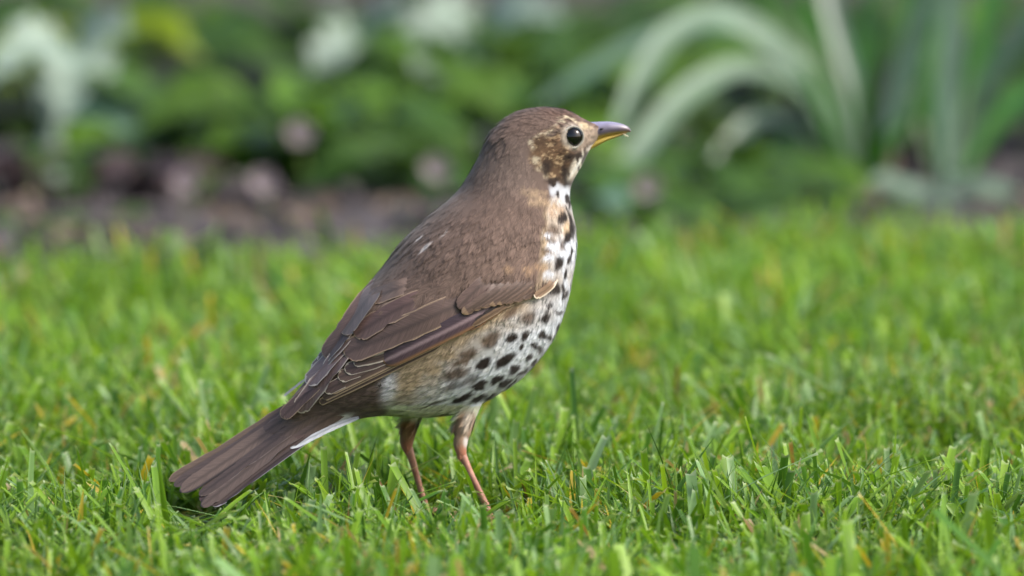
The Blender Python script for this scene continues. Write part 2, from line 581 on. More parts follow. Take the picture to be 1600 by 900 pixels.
def blob(col, x, y, cx, cy, rx, ry, ang, c, soft=0.35, k=1.0, warp=0.0):
    if warp:
        x = x + warp * (vnoise(x * 0.11, y * 0.11) - 0.5); y = y + warp * (vnoise(x * 0.11 + 40, y * 0.11 + 7) - 0.5)
    a = math.radians(ang)
    dx, dy = x - cx, y - cy
    e = np.hypot((dx * math.cos(a) + dy * math.sin(a)) / rx, (-dx * math.sin(a) + dy * math.cos(a)) / ry)
    m = np.clip((1 + soft - e) / (2 * soft), 0, 1)
    m = (m * m * (3 - 2 * m) * k)[:, None]
    return col * (1 - m) + np.asarray(c) * m


DK, DK2 = lin((34, 24, 19)), lin((56, 41, 30))
WHITE, BUFF = lin((206, 211, 220)), lin((184, 160, 126))
SPOTS = []                                          # (cx, cy, rx, ry, angle, colour, softness, strength)


def sp(zf, k, rows, c=DK, soft=0.25, st=1.0):
    for (x, y, rx, ry, a) in rows:
        X, Y = zf(x, y); SPOTS.append((X, Y, rx * k * 0.92, ry * k * 0.8, a, c, soft, st))


k7 = 200 / 900
sp(Z7, k7, [(720, 88, 26, 32, -60), (690, 170, 40, 40, -50), (768, 125, 16, 36, -75), (795, 125, 14, 36, -75),
            (665, 283, 26, 36, -60), (545, 298, 48, 34, -50), (440, 315, 48, 40, -40), (710, 305, 24, 40, -60), (608, 358, 34, 32, -45), (645, 385, 24, 42, -55),
            (522, 375, 34, 26, -45), (570, 445, 36, 28, -45), (600, 492, 44, 16, -48), (400, 470, 92, 42, -32), (250, 490, 70, 42, -28),
            (468, 530, 54, 30, -38), (520, 550, 52, 18, -42), (345, 605, 66, 28, -32), (405, 622, 62, 24, -33), (225, 635, 66, 34, -26), (455, 625, 60, 9, -36),
            (105, 735, 90, 28, -22), (215, 732, 74, 24, -22), (300, 722, 56, 20, -28), (375, 700, 60, 10, -32), (770, 245, 50, 12, -68), (812, 30, 30, 14, -85)])
sp(Z7, k7, [(30, 650, 55, 35, -25), (150, 610, 80, 36, -30), (-90, 770, 90, 14, -15), (-200, 800, 90, 8, -12)], DK2, 0.5, 0.75)
sp(Z7, k7, [(300, 320, 88, 52, -45), (140, 420, 80, 45, -20), (560, 165, 60, 60, -50), (440, 130, 80, 40, -40), (60, 560, 110, 50, -15), (100, 480, 90, 24, -20)], lin((80, 61, 45)), 0.45, 0.88)
k9 = 100 / 450 * 1.18
sp(Z9, k9, [(235, 645, 28, 60, 20), (285, 715, 13, 34, 10), (200, 815, 42, 62, 25), (270, 810, 14, 50, 5), (305, 620, 12, 38, 5),
            (310, 460, 26, 60, 20), (335, 395, 12, 40, 5), (265, 320, 30, 44, 10), (318, 330, 12, 50, -15), (240, 155, 11, 30, 5), (300, 175, 14, 40, 0), (210, 65, 42, 22, -15), (285, 40, 20, 60, 10),
            (325, 570, 8, 45, 5), (290, 870, 12, 40, 15), (300, 260, 10, 40, -20), (315, 215, 8, 40, -15)])
sp(Z9, k9, [(200, 400, 46, 40, 20), (265, 520, 18, 40, 10), (150, 560, 40, 20, 0), (180, 480, 40, 14, 0)], lin((88, 68, 52)), 0.6, 0.8)


def pattern(px, py):
    n = len(px)
    col = np.tile(BROWN, (n, 1))
    nz = vnoise(px * 0.045, py * 0.045); nf = vnoise(px * 0.21 + 3, py * 0.21)
    col = col * (0.86 + 0.2 * nz + 0.14 * nf)[:, None]
    B = lambda *a, **k: blob(col, px, py, *a, **k)
    # warmer crown, greyer neck side
    col = B(880, 172, 60, 14, 18, lin((98, 74, 62)), 0.7, 0.7)
    col = B(800, 262, 50, 46, 0, lin((98, 85, 78)), 0.7, 0.7)
    # --- underparts: flank buff, then breast and belly white
    wx = px + 14 * (vnoise(px * 0.06, py * 0.06) - 0.5)
    # boundary of the underparts on the photo: front of the folded wing, then the wing's lower edge
    bx = np.interp(py, [296, 310, 330, 345, 370, 400, 430, 448, 460, 475, 500, 540, 575, 600, 640, 660], [872, 862, 856, 852, 848, 846, 848, 846, 800, 745, 712, 660, 618, 610, 604, 590])
    under = np.clip((wx - bx) / 9 + 0.5, 0, 1) * np.clip((py - 288) / 14, 0, 1)
    flank = lin((150, 132, 108)) * (0.88 + 0.24 * vnoise(px * 0.10 + 9, py * 0.18))[:, None]
    # whiteness grows toward the breast's front and the belly's underside
    t = (px - 700) * 0.62 + (py - 520) * 0.78
    wv = np.clip((t - 30) / 60 + 0.45 * (vnoise(px * 0.05 + 2, py * 0.09) - 0.5), 0, 1)
    wv = np.maximum(wv, np.clip((300 + 160 - py) / 60, 0, 1) * np.clip((px - 852) / 26, 0, 1))
    ub = flank * (1 - wv[:, None]) + WHITE * wv[:, None]
    ub = np.where(((py > 634) & (px < 760))[:, None], lin((196, 198, 178)), ub)
    col = col * (1 - under[:, None]) + ub * under[:, None]
    # upper breast buff wash
    B = lambda *a, **k: blob(col, px, py, *a, **k)
    col = B(880, 345, 20, 34, 0, lin((164, 144, 116)), 0.6, 0.7, warp=8)
    col = B(868, 332, 13, 7, -10, lin((164, 130, 98)), 0.6, 0.85 * np.clip(nf * 1.8, 0.3, 1), warp=8)
    col = B(886, 357, 6, 11, 10, lin((196, 172, 140)), 0.4, 0.95)
    col = B(846, 312, 26, 8, 25, lin((158, 136, 110)), 0.8, 0.85 * np.clip(nf * 1.8, 0.2, 1), warp=16)
    col = B(865, 322, 12, 10, 30, lin((166, 142, 114)), 0.7, 0.75 * np.clip(nf * 1.8, 0.2, 1), warp=12)
    col = B(868, 296, 10, 9, 0, WHITE * 0.8, 0.5, 0.9, warp=9)
    col = B(884, 299, 6, 15, 0, WHITE * 0.8, 0.4, 0.95, warp=4)
    for (x, y, rx, ry) in ((856, 368, 8, 4), (864, 384, 11, 6), (857, 404, 9, 6), (858, 430, 9, 5), (893, 383, 4, 10), (884, 440, 3, 22), (880, 470, 4, 14)):
        col = B(x, y, rx, ry, -15, WHITE, 0.5, 0.9, warp=6)
    for s in SPOTS:
        col = blob(col, px, py, *s, warp=6)
    B = lambda *a, **k: blob(col, px, py, *a, **k)
    # --- vent, undertail
    col = B(540, 622, 66, 30, -27, lin((84, 70, 64)), 0.35, 0.97)
    col = B(608, 606, 12, 24, 15, lin((206, 206, 214)), 0.7, 0.75, warp=8)
    col = B(500, 678, 52, 10, -32, lin((222, 224, 226)), 0.3, 0.98)
    # --- head: ear coverts and face
    st = vnoise(px * 0.16 + py * 0.10, -px * 0.18 + py * 0.36)
    ear = lin((88, 67, 48)) * (1 - np.clip((st - 0.62) / 0.2, 0, 1))[:, None] + lin((164, 140, 108)) * np.clip((st - 0.62) / 0.2, 0, 1)[:, None]
    ear = ear * (0.65 + 0.7 * vnoise(px * 0.12 + 5, py * 0.12))[:, None]
    col = B(*Z8(330, 500), 34, 36, 40, ear, 0.25, 0.97, warp=8)
    col = B(*Z8(400, 700), 27, 22, 30, ear, 0.3, 0.95, warp=8)
    cream, grey = lin((176, 164, 140)), lin((172, 162, 148))
    hn = np.clip((vnoise(px * 0.33 + 7, py * 0.40) - 0.25) / 0.35, 0.15, 1)
    hs = np.clip((vnoise(px * 0.22 + py * 0.12, py * 0.5 - px * 0.25) - 0.3) / 0.3, 0.25, 1)
    for (x, y, rx, ry, a) in ((80, 390, 5, 2.6, 30), (170, 308, 9, 3, -25), (300, 240, 9, 3, -35), (380, 180, 8, 2.5, -35), (430, 150, 5, 2, 20), (140, 600, 5, 4, 30), (190, 700, 6, 5, 40), (250, 790, 5, 5, 50), (110, 460, 5, 3, 60)):
        col = B(*Z8(x, y), rx, ry, a, cream, 0.7, 0.9 * hn, warp=7)
    col = B(*Z8(330, 280), 13, 4, -20, lin((70, 62, 60)), 0.5, 0.7, warp=6)
    for (x, y, rx, ry, a) in ((255, 680, 8, 15, -5), (470, 740, 6, 15, 0), (350, 850, 14, 5, -5), (520, 570, 9, 6, -20), (620, 560, 8, 6, -30), (500, 860, 9, 6, 0), (640, 520, 7, 4, -30)):
        col = B(*Z8(x, y), rx, ry, a, DK, 0.5, 0.9, warp=8)
    # lores and eye ring
    col = B(*Z8(760, 300), 20, 12, 10, lin((150, 134, 118)), 0.5, 0.55 + 0.4 * hs)
    col = B(*Z8(720, 215), 10, 6, 20, lin((176, 160, 128)), 0.5, 0.9 * hs, warp=4)
    col = B(*Z8(640, 440), 12, 8, -20, lin((138, 122, 108)), 0.6, 0.5 + 0.4 * hs)
    col = B(*Z8(560, 320), 17.5, 20.5, 0, grey, 0.25, 0.5 + 0.4 * hn)
    for (x, y, a) in ((440, 105, -5), (520, 110, 12), (600, 145, 30), (660, 190, 40)):
        col = B(*Z8(x, y), 8, 2.0, a, lin((190, 176, 148)), 0.6, 0.9 * hn, warp=4)
    # chin and malar: white with black streaks
    str2 = np.clip((vnoise(px * 0.30 - py * 0.04 + 0.3, (px + py) * 0.05) - 0.42) / 0.14, 0, 1)[:, None]
    mal = lin((226, 216, 200)) * str2 + lin((52, 40, 34)) * (1 - str2)
    col = B(*Z8(640, 640), 27, 9, -58, mal, 0.4, 0.9)
    col = B(*Z8(600, 690), 18, 2.2, -58, lin((232, 228, 222)), 0.5, 0.9)
    col = B(*Z8(720, 560), 14, 2.2, -55, DK, 0.5, 0.85)
    col = B(*Z8(780, 450), 9, 3, -35, lin((196, 186, 176)), 0.5, 0.9)
    fm = np.clip((px - 850) / 20, 0, 1) * np.clip((266 - py) / 12, 0, 1)
    col = col * (1 + fm * (0.95 * vnoise(px * 0.30 - py * 0.15, py * 0.55 + px * 0.2) - 0.52))[:, None]
    # a few stray white feather edges on the mantle
    for (x, y, rx, ry, a) in ((390, 440, 11, 2.4, -42), (355, 385, 6, 1.4, -42), (500, 362, 5, 1.2, -50), (435, 228, 6, 1.6, -30), (345, 300, 5, 1.6, -40)):
        col = B(*Z2(x, y), rx, ry, a, lin((206, 196, 188)), 0.5, 0.9)
    for (x, y) in ((1140, 66), (1240, 74), (1300, 60)):
        col = B(*Z3(x, y), 9, 4, 25, lin((156, 128, 100)), 0.8, 0.75, warp=8)
    # thighs
    col = B(724, 690, 22, 52, 8, lin((142, 116, 94)), 0.15, np.clip((py - 636) / 10, 0, 1))
    col = B(731, 655, 7, 22, 12, lin((196, 186, 172)), 0.6, 0.8 * np.clip((py - 636) / 10, 0, 1))
    col = B(728, 692, 4, 9, 0, lin((206, 202, 198)), 0.5, 0.8)
    col = B(638, 690, 20, 36, 0, lin((132, 98, 70)), 0.15, np.clip((py - 652) / 8, 0, 1))
    # skin shows through toward the heel joints
    for c in ((722, 712), (639, 704)):
        col = B(*c, 18, 14, 0, lin((160, 106, 82)), 0.5, 0.95)
    return np.clip(col, 0.004, 0.9)


px, py = near_side(PV)
bc = pattern(px, py)
a = body_me.attributes.new('Col', 'FLOAT_COLOR', 'POINT')
rgba = np.ones((nv, 4), np.float32); rgba[:, :3] = bc * 0.92
a.data.foreach_set('color', rgba.ravel())

bird = empty('song_bird', (P0[0], 0, 0))
tag(bird, 'brown backed thrush with dark spotted white breast standing on the mown lawn', 'bird')
plum_mat = attr_mat('plumage', 0.75, 0.18, 0.15)
vane_mat = attr_mat('feather_vane', 0.5, 0.35, 0.1, barbs=True)
body = link('body', body_me, plum_mat, bird)

# ---- contour plumage: fans of fine barbs rooted all over the body
WINGPOLY = np.array([Z3(*p) for p in ((1350, 60), (1345, 170), (1200, 232), (1050, 262), (905, 392), (560, 562), (200, 742), (70, 790), (60, 700), (190, 480), (300, 310), (425, 190), (490, 235), (640, 215), (830, 205), (960, 98), (1150, 66))])


def in_poly(x, y, P):
    c = np.zeros(len(x), bool)
    j = len(P) - 1
    for i in range(len(P)):
        (xi, yi), (xj, yj) = P[i], P[j]
        c ^= ((yi > y) != (yj > y)) & (x < (xj - xi) * (y - yi) / (yj - yi + 1e-9) + xi)
        j = i
    return c


body_me.calc_loop_triangles()
tri = np.zeros(len(body_me.loop_triangles) * 3, np.int32); body_me.loop_triangles.foreach_get('vertices', tri); tri = tri.reshape(-1, 3)
VN = np.zeros(nv * 3, np.float32); body_me.vertices.foreach_get('normal', VN); VN = VN.reshape(-1, 3).astype(float)
e1, e2 = PV[tri[:, 1]] - PV[tri[:, 0]], PV[tri[:, 2]] - PV[tri[:, 0]]
area = np.linalg.norm(np.cross(e1, e2), axis=1) * 0.5
cent2 = near_side(PV[tri].mean(1))
wgt = area * (1 + 1.2 * ((cent2[1] > 400) & (cent2[1] < 490))) * np.where(cent2[0] > 800, np.where(cent2[1] < 300, 4.5, 2.6), 1.0)
NF = 12500
ti = RNG.choice(len(tri), NF, p=wgt / wgt.sum())
r1, r2 = RNG.uniform(0, 1, NF), RNG.uniform(0, 1, NF)
sq = np.sqrt(r1)
b0, b1, b2 = 1 - sq, sq * (1 - r2), sq * r2
T = tri[ti]
P = b0[:, None] * PV[T[:, 0]] + b1[:, None] * PV[T[:, 1]] + b2[:, None] * PV[T[:, 2]]
Nn = b0[:, None] * VN[T[:, 0]] + b1[:, None] * VN[T[:, 1]] + b2[:, None] * VN[T[:, 2]]
Nn /= np.linalg.norm(Nn, axis=1)[:, None]
qx, qy = near_side(P)
rx, ry = project(P)
ok = ~in_poly(qx, qy, WINGPOLY)
ok &= np.hypot((qx - 896.5) / 15.5, (qy - 214.5) / 17.5) > 1
ok &= ~((qx > 930) & (qy > 204)) & (qx < 941)
P, Nn, qx, qy, rx, ry = P[ok], Nn[ok], qx[ok], qy[ok], rx[ok], ry[ok]
NF = len(P)
# flow: from the bill toward the tail, following the spine
seg_i = np.argmin((rx[:, None] - SP2[None, :, 0]) ** 2 + (ry[:, None] - SP2[None, :, 1]) ** 2, axis=1)
tan = np.gradient(SPINE, axis=0); tan /= np.linalg.norm(tan, axis=1)[:, None]
tan = np.stack([np.convolve(np.pad(tan[:, k], 8, mode='edge'), np.ones(17) / 17, 'valid') for k in range(3)], 1)
flow = tan[seg_i]
legm = qy > 660
flow = np.where((legm & (qx > 560))[:, None], np.array([-0.1, 0, -1.0]), flow)
# on the breast the feathers run downward round the curve
flow = flow - (flow * Nn).sum(1)[:, None] * Nn
flow /= np.linalg.norm(flow, axis=1)[:, None] + 1e-9
side = np.cross(Nn, flow)
head = np.clip((qx - 760) / 60, 0, 1) * np.clip((330 - qy) / 40, 0, 1)
leng = (0.0056 * (1 - head) + 0.0028 * head) * RNG.uniform(0.75, 1.25, NF)
leng = np.where(qx > 905, leng * 0.5, leng)
leng = np.where((qx > 745) & (qy > 340) & (qy < 645) & ((qx > 866) | (qy > 478)), leng * 0.68, leng)
leng = np.where(legm, 0.0020, leng)
belly = ((qy > 560) & (qx < 860) & (qx > 590) & ~legm)
lift = np.where(belly, 0.08, 0.055) + 0.02 * RNG.uniform(-1, 1, NF)
lift = np.where(qx < 545, 0.02, lift)
# the mantle and shoulder plumage drapes over the bases of the wing feathers
UPB = np.array([Z3(*p) for p in ((440, 200), (490, 235), (640, 215), (830, 205), (960, 98), (1150, 64), (1350, 52))])
dmin = np.full(NF, 1e9)
for p, q in zip(UPB[:-1], UPB[1:]):
    v = q - p
    f = np.clip(((qx - p[0]) * v[0] + (qy - p[1]) * v[1]) / (v @ v), 0, 1)
    dmin = np.minimum(dmin, np.hypot(qx - p[0] - f * v[0], qy - p[1] - f * v[1]))
drape = np.clip(1 - dmin / 42, 0, 1) * (qx < 868) * (qy > 395) * np.clip((qx - 572) / 25, 0, 1)
drape = drape * drape * (3 - 2 * drape)
drape = drape * (P[:, 1] < np.interp(P[:, 0], SPINE[::-1, 0], SPINE[::-1, 1]))
P = P + Nn * (0.0019 * drape * np.clip(1 - (qx - 680) / 60, 0.3, 1))[:, None]
leng = leng * (1 + 0.25 * drape)
M = 22
rr = np.random.default_rng(5)
s_ = np.linspace(-1, 1, M)[None, :] + rr.normal(0, 0.08, (NF, M))
start = 0.62 * (1 - np.abs(s_)) * leng[:, None]
ang = s_ * 0.62 + rr.normal(0, 0.05, (NF, M)) + rr.normal(0, 0.12, (NF, 1))
bl = leng[:, None] * (0.62 + 0.16 * rr.uniform(0, 1, (NF, M)))
F3, S3, N3 = flow[:, None, :], side[:, None, :], Nn[:, None, :]
ca, sa = np.cos(ang)[..., None], np.sin(ang)[..., None]
dirn = F3 * ca + S3 * sa
root = P[:, None, :] + F3 * start[..., None] + N3 * (start * lift[:, None])[..., None] - N3 * 0.0001
midp = root + dirn * (bl * 0.55)[..., None] + N3 * (bl * 0.55 * lift[:, None] * 1.2)[..., None]
# barbs curve back toward the flow at the tips
tipd = F3 * np.cos(ang * 0.45)[..., None] + S3 * np.sin(ang * 0.45)[..., None]
tip = midp + tipd * (bl * 0.5)[..., None] + N3 * (bl * 0.5 * lift[:, None] * 0.3)[..., None]
wd = np.where(head > 0.5, 0.00015, 0.00019)[:, None, None]
sv = S3 * ca - F3 * sa
V5 = np.stack([root - sv * wd, root + sv * wd, midp - sv * wd * 0.9, midp + sv * wd * 0.9, tip], 2)   # NF,M,5,3
c3 = [pattern(*near_side(q.reshape(-1, 3))).reshape(NF, M, 3) for q in (root, midp, tip)]
jit = rr.uniform(0.84, 1.16, (NF, 1, 1)) * rr.uniform(0.74, 1.26, (NF, M, 1))
C5 = np.stack([c3[0] * jit * 0.86, c3[0] * jit * 0.86, c3[1] * jit, c3[1] * jit, c3[2] * jit * 1.08], 2)  # roots darker, tips lighter: shade between the tufts is in the colour
n5 = NF * M
idx = np.arange(n5)[:, None] * 5
FQ = idx + np.array([[0, 1, 3, 2]]); FT = idx + np.array([[2, 3, 4]])
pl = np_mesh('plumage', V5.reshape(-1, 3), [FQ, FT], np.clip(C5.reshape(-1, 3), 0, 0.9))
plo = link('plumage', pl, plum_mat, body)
plo['kind'] = 'stuff'

# ---- vaned feathers
tail_depth_fn = [None]


def feather(pts, hw, layer, c, edge=None, edge_w=0.12, tipc=None, parent=None, depth='body', zf=None, kk=1.0, round_=1.0, base_sink=0.0030, camber=0.06, shaft=None, name='feather', grad=None, lift=0.0):
    """pts: axis base..tip in photo pixels; hw half width in pixels; edge colour on (side -1 / +1 / 0 = both)."""
    ax = catmull(np.array([zf(*p) if zf else p for p in pts]), 30)
    hw = hw * kk
    L = np.concatenate([[0], np.cumsum(np.linalg.norm(np.diff(ax, axis=0), axis=1))])
    tl = L[-1]
    tr = max(0.3, 1 - hw * round_ * 1.15 / tl)
    t = np.concatenate([np.linspace(0, tr, 14)[:-1], tr + (1 - tr) * np.sin(np.linspace(0, np.pi / 2, 12))])
    P2 = np.stack([np.interp(t * tl, L, ax[:, 0]), np.interp(t * tl, L, ax[:, 1])], 1)
    dv = np.gradient(ax, axis=0)
    D2 = np.stack([np.interp(t * tl, L, dv[:, 0]), np.interp(t * tl, L, dv[:, 1])], 1)
    D2 /= np.linalg.norm(D2, axis=1)[:, None]
    N2 = np.stack([-D2[:, 1], D2[:, 0]], 1)
    prof = np.where(t < tr, 0.5 + 0.5 * np.clip(t / 0.35, 0, 1) ** 0.6, np.sqrt(np.clip(1 - ((t - tr) / (1 - tr)) ** 2, 0, 1)))
    us = np.array([-1, -0.86, -0.6, -0.3, -0.05, 0.05, 0.3, 0.6, 0.86, 1.0])
    # depth fitted smoothly along three lines of the feather
    fits = []
    for u in (-0.8, 0, 0.8):
        q = P2 + N2 * (hw * u)
        tt, dd = [], []
        for i in range(0, len(t), 2):
            if depth == 'body':
                y = cast_depth(q[i, 0], q[i, 1])
            else:
                y = depth(q[i, 0], q[i, 1])
            if y is not None:
                tt.append(t[i]); dd.append(y)
        if len(tt) >= 5: fits.append(np.polyval(np.polyfit(tt, dd, 1 if depth is tail_depth_fn[0] else 2), np.clip(t, min(tt), max(tt))))
        else: fits.append(None)
    if fits[1] is None: fits[1] = next((f for f in fits if f is not None), np.full(len(t), np.interp(P2[:, 0].mean(), SP2[::-1, 0], SPINE[::-1, 1])))
    f0 = fits[0] if fits[0] is not None else fits[1]
    f2 = fits[2] if fits[2] is not None else fits[1]
    V, C, E = [], [], []
    r = np.random.default_rng(abs(int(pts[-1][0] * 13 + pts[-1][1] * 7)) + 3)
    c = np.asarray(c)
    jag = r.normal(0, 0.035, len(t)) - 0.22 * (r.uniform(0, 1, len(t)) < 0.06)
    for i in range(len(t)):
        for u in us:
            q = P2[i] + N2[i] * (hw * prof[i] * u * (1 + jag[i] * (abs(u) == 1)))
            uu = u * prof[i]
            y = fits[1][i] + (f2[i] - f0[i]) / 1.6 * uu
            em = min(1.0, t[i] / 0.45); em = em * em * (3 - 2 * em)
            out = (layer * 0.00042 + 0.0006 * t[i]) * (em if base_sink else 1) - 0.5 * base_sink * (1 - em) + camber * hw * S * (1 - u * u) + lift * t[i] ** 2
            V.append(at(q[0], q[1], y - out))
            s = 1.0
            cl = c * (0.94 + 0.12 * t[i])
            if grad is not None: cl = cl * (0.5 - 0.5 * u) + np.asarray(grad) * (0.5 + 0.5 * u)
            if abs(u) <= 0.06: cl = np.asarray(shaft) if shaft is not None else cl * 0.62
            if edge is not None:
                ec, es = edge
                far_out = (1 - abs(u)) * hw * prof[i] < edge_w * hw
                if far_out and (es == 0 or np.sign(u) == es) or t[i] > 1 - edge_w * hw / tl * 0.9:
                    cl = np.asarray(ec)
            if tipc is not None and t[i] > 1 - 0.9 * hw / tl: cl = cl * 0.4 + np.asarray(tipc) * 0.6
            C.append(cl); E.append([u, t[i] * tl * S, 0])
    nu = len(us)
    F = np.array([[i * nu + j, i * nu + j + 1, (i + 1) * nu + j + 1, (i + 1) * nu + j] for i in range(len(t) - 1) for j in range(nu - 1)])
    me = np_mesh(name, np.array(V), [F], np.array(C), np.array(E))
    return link(name, me, vane_mat, parent)


FB = lin((87, 69, 63)); FB2 = lin((74, 58, 56)); PURP = lin((76, 57, 62)); WARM = lin((118, 86, 60))
PALE = lin((190, 176, 162)); PALE2 = lin((152, 130, 108)); GAP_SHADE = lin((46, 38, 38))
k3 = 460 / 1479
def mirror(P):
    P = np.asarray(P, float)
    return P - 2 * np.outer((P - P0) @ LAT, LAT)


# the folded wing's underlying surface, following the body just inside the exposed feathers
gx, gy = np.meshgrid(np.arange(455, 870, 5.0), np.arange(405, 652, 5.0))
ins = in_poly(gx.ravel(), gy.ravel(), WINGPOLY).reshape(gx.shape)
dep = np.full(gx.shape, np.nan)
for i in range(gx.shape[0]):
    for j in range(gx.shape[1]):
        if ins[i, j]:
            y = cast_depth(gx[i, j], gy[i, j])
            if y is not None: dep[i, j] = y
ids = np.full(gx.shape, -1); WV = []
for i in range(gx.shape[0]):
    for j in range(gx.shape[1]):
        if not np.isnan(dep[i, j]):
            ids[i, j] = len(WV); WV.append(at(gx[i, j], gy[i, j], dep[i, j] - 0.0004))
WF = np.array([[ids[i, j], ids[i + 1, j], ids[i + 1, j + 1], ids[i, j + 1]] for i in range(gx.shape[0] - 1) for j in range(gx.shape[1] - 1) if min(ids[i, j], ids[i + 1, j], ids[i + 1, j + 1], ids[i, j + 1]) >= 0])
WV = np.array(WV)
wing = link('wing', np_mesh('wing', WV, [WF], np.tile(BROWN * 0.95, (len(WV), 1))), plum_mat, bird)
W = dict(parent=wing, zf=Z3, kk=k3)
# long primaries below the secondaries (drawn lowest layer first)
feather([(1120, 250), (880, 400), (540, 572), (190, 738)], 20, 1.0, FB2, (PALE2, 0), 0.25, **W, name='primary_feather')
feather([(1100, 250), (860, 395), (520, 560), (205, 715)], 22, 1.6, FB2, (PALE2, -1), 0.2, **W, name='primary_feather')
feather([(1100, 240), (830, 395), (520, 545), (240, 680)], 26, 2.0, FB, (PALE2, -1), 0.18, **W, name='primary_feather')
feather([(700, 450), (480, 545), (215, 680)], 30, 2.4, FB2, (PALE, 0), 0.13, **W, name='primary_feather')
feather([(700, 450), (450, 550), (283, 612)], 34, 2.9, FB, (PALE, 0), 0.13, **W, name='primary_feather')
feather([(700, 430), (470, 530), (316, 572)], 34, 3.4, FB2, (PALE, 0), 0.13, **W, name='primary_feather')
feather([(700, 430), (500, 510), (362, 540)], 22, 3.9, FB, (PALE, 0), 0.15, **W, name='primary_feather')
# secondaries and tertials
feather([(1240, 150), (1060, 255), (830, 375), (510, 530)], 50, 3.3, PURP, (WARM, -1), 0.16, **W, grad=lin((58, 46, 56)), name='secondary_feather', shaft=lin((128, 108, 112)))  # pale shaft colour paints a bluish highlight line along the rachis
feather([(1180, 210), (1050, 290), (930, 372)], 24, 2.0, GAP_SHADE, (WARM, -1), 0.2, **W, round_=3.0, name='secondary_feather')  # dark colour paints the shade of the gap between these feathers
feather([(1250, 190), (1100, 265), (960, 350)], 14, 2.6, lin((104, 82, 64)), (PALE2, -1), 0.2, **W, round_=3.0, name='secondary_feather')
feather([(1050, 170), (850, 260), (600, 375), (312, 490)], 66, 4.7, FB, (PALE2, 0), 0.08, **W, name='tertial_feather')
feather([(860, 160), (700, 215), (540, 290), (365, 400)], 52, 5.2, FB, (PALE2, 0), 0.1, **W, name='tertial_feather', grad=lin((92, 70, 66)))
feather([(690, 125), (590, 160), (440, 215)], 40, 5.0, lin((100, 83, 74)), (PALE2, -1), 0.12, **W, name='scapular_feather')
# greater coverts, pale tipped
for i, (tx, ty, hw) in enumerate([(1215, 218, 20), (1165, 228, 22), (1120, 238, 22), (1080, 242, 22), (1045, 246, 24), (1000, 256, 24), (955, 268, 26), (905, 288, 28)]):
    feather([(min(tx + 235, 1352), max(ty - 190, 45 + 0.25 * (ty - 190))), (min(tx + 120, 1310), ty - 80), (tx, ty)], hw, 2.9 + 0.2 * i, lin((94, 75, 66)) * (0.84 + 0.09 * (i % 3)), (lin((138, 114, 92)), -1), 0.12, lin((150, 124, 98)) if i in (3, 4, 7) else None, **W, name='covert_feather', round_=1.7, camber=0.12)
feather([(1100, 70), (1000, 150), (886, 262)], 40, 2.6, lin((92, 73, 66)), (lin((112, 92, 82)), 0), 0.06, **W, name='covert_feather', round_=1.3)
feather([(1390, 75), (1350, 150), (1270, 208)], 20, 5.0, lin((128, 104, 84)), (lin((206, 192, 172)), -1), 0.4, **W, name='covert_feather')


# far wing: the folded tip shows beyond the back's midline
def far_depth(px, py):
    return np.interp(px, SP2[::-1, 0], SPINE[::-1, 1]) - 0.004


wing2 = link('wing', np_mesh('wing', mirror(WV) + LAT * 0.0006, [WF[:, ::-1]], np.tile(BROWN * 0.95, (len(WV), 1))), plum_mat, bird)
for o in list(wing.children):                       # the far wing's side feathers mirror the near ones
    if o.name.split('.')[0] in ('covert_feather', 'secondary_feather') or o.name in ('primary_feather', 'primary_feather.001', 'primary_feather.002'):
        m2 = o.data.copy()
        co = np.zeros(len(m2.vertices) * 3, np.float32); m2.vertices.foreach_get('co', co)
        m2.vertices.foreach_set('co', mirror(co.reshape(-1, 3)).astype(np.float32).ravel()); m2.update()
        link(o.name.split('.')[0], m2, vane_mat, wing2)
W2 = dict(parent=wing2, zf=Z3, kk=k3)
feather([(420, 330), (250, 560), (0, 812)], 34, 3.0, FB2, (PALE2, 0), 0.1, **W2, name='primary_feather')
feather([(400, 330), (290, 500), (78, 782)], 46, 3.8, lin((96, 79, 78)), (PALE, 0), 0.13, **W2, name='primary_feather')
feather([(400, 320), (300, 450), (128, 645)], 40, 4.6, lin((98, 80, 78)), (PALE, 0), 0.13, **W2, name='primary_feather')
feather([(400, 300), (300, 430), (156, 580)], 34, 5.2, FB, (PALE, 0), 0.13, **W2, name='primary_feather')
feather([(400, 290), (300, 410), (188, 535)], 30, 5.8, FB2, (PALE, 0), 0.13, **W2, name='primary_feather')
feather([(470, 130), (350, 320), (218, 510)], 46, 6.6, FB, (PALE2, 0), 0.08, **W2, name='tertial_feather')
feather([(520, 100), (420, 230), (306, 392)], 42, 7.4, lin((96, 79, 72)), (PALE2, 0), 0.1, **W2, name='tertial_feather')

# ---- tail
TA, TB = np.array(Z4(1000, 200)), np.array(Z4(240, 740))
TD = (TB - TA) / np.linalg.norm(TB - TA); TN = np.array([TD[1], -TD[0]])      # TN points down-right? fixed below
if TN[0] < 0: TN = -TN


def tail_depth(px, py):
    v = np.array([px, py]) - TA
    al, pe = v @ TD, v @ TN
    xa = (TA + TD * al)[0]
    return math.tan(PSI) * (xa - XREF) * S - 0.9 * pe * S + 0.004


tail_depth_fn[0] = tail_depth


def rump_depth(px, py):
    y, td = cast_depth(px, py), tail_depth(px, py)
    return td - 0.0006 if y is None else min(y, td - 0.0006)


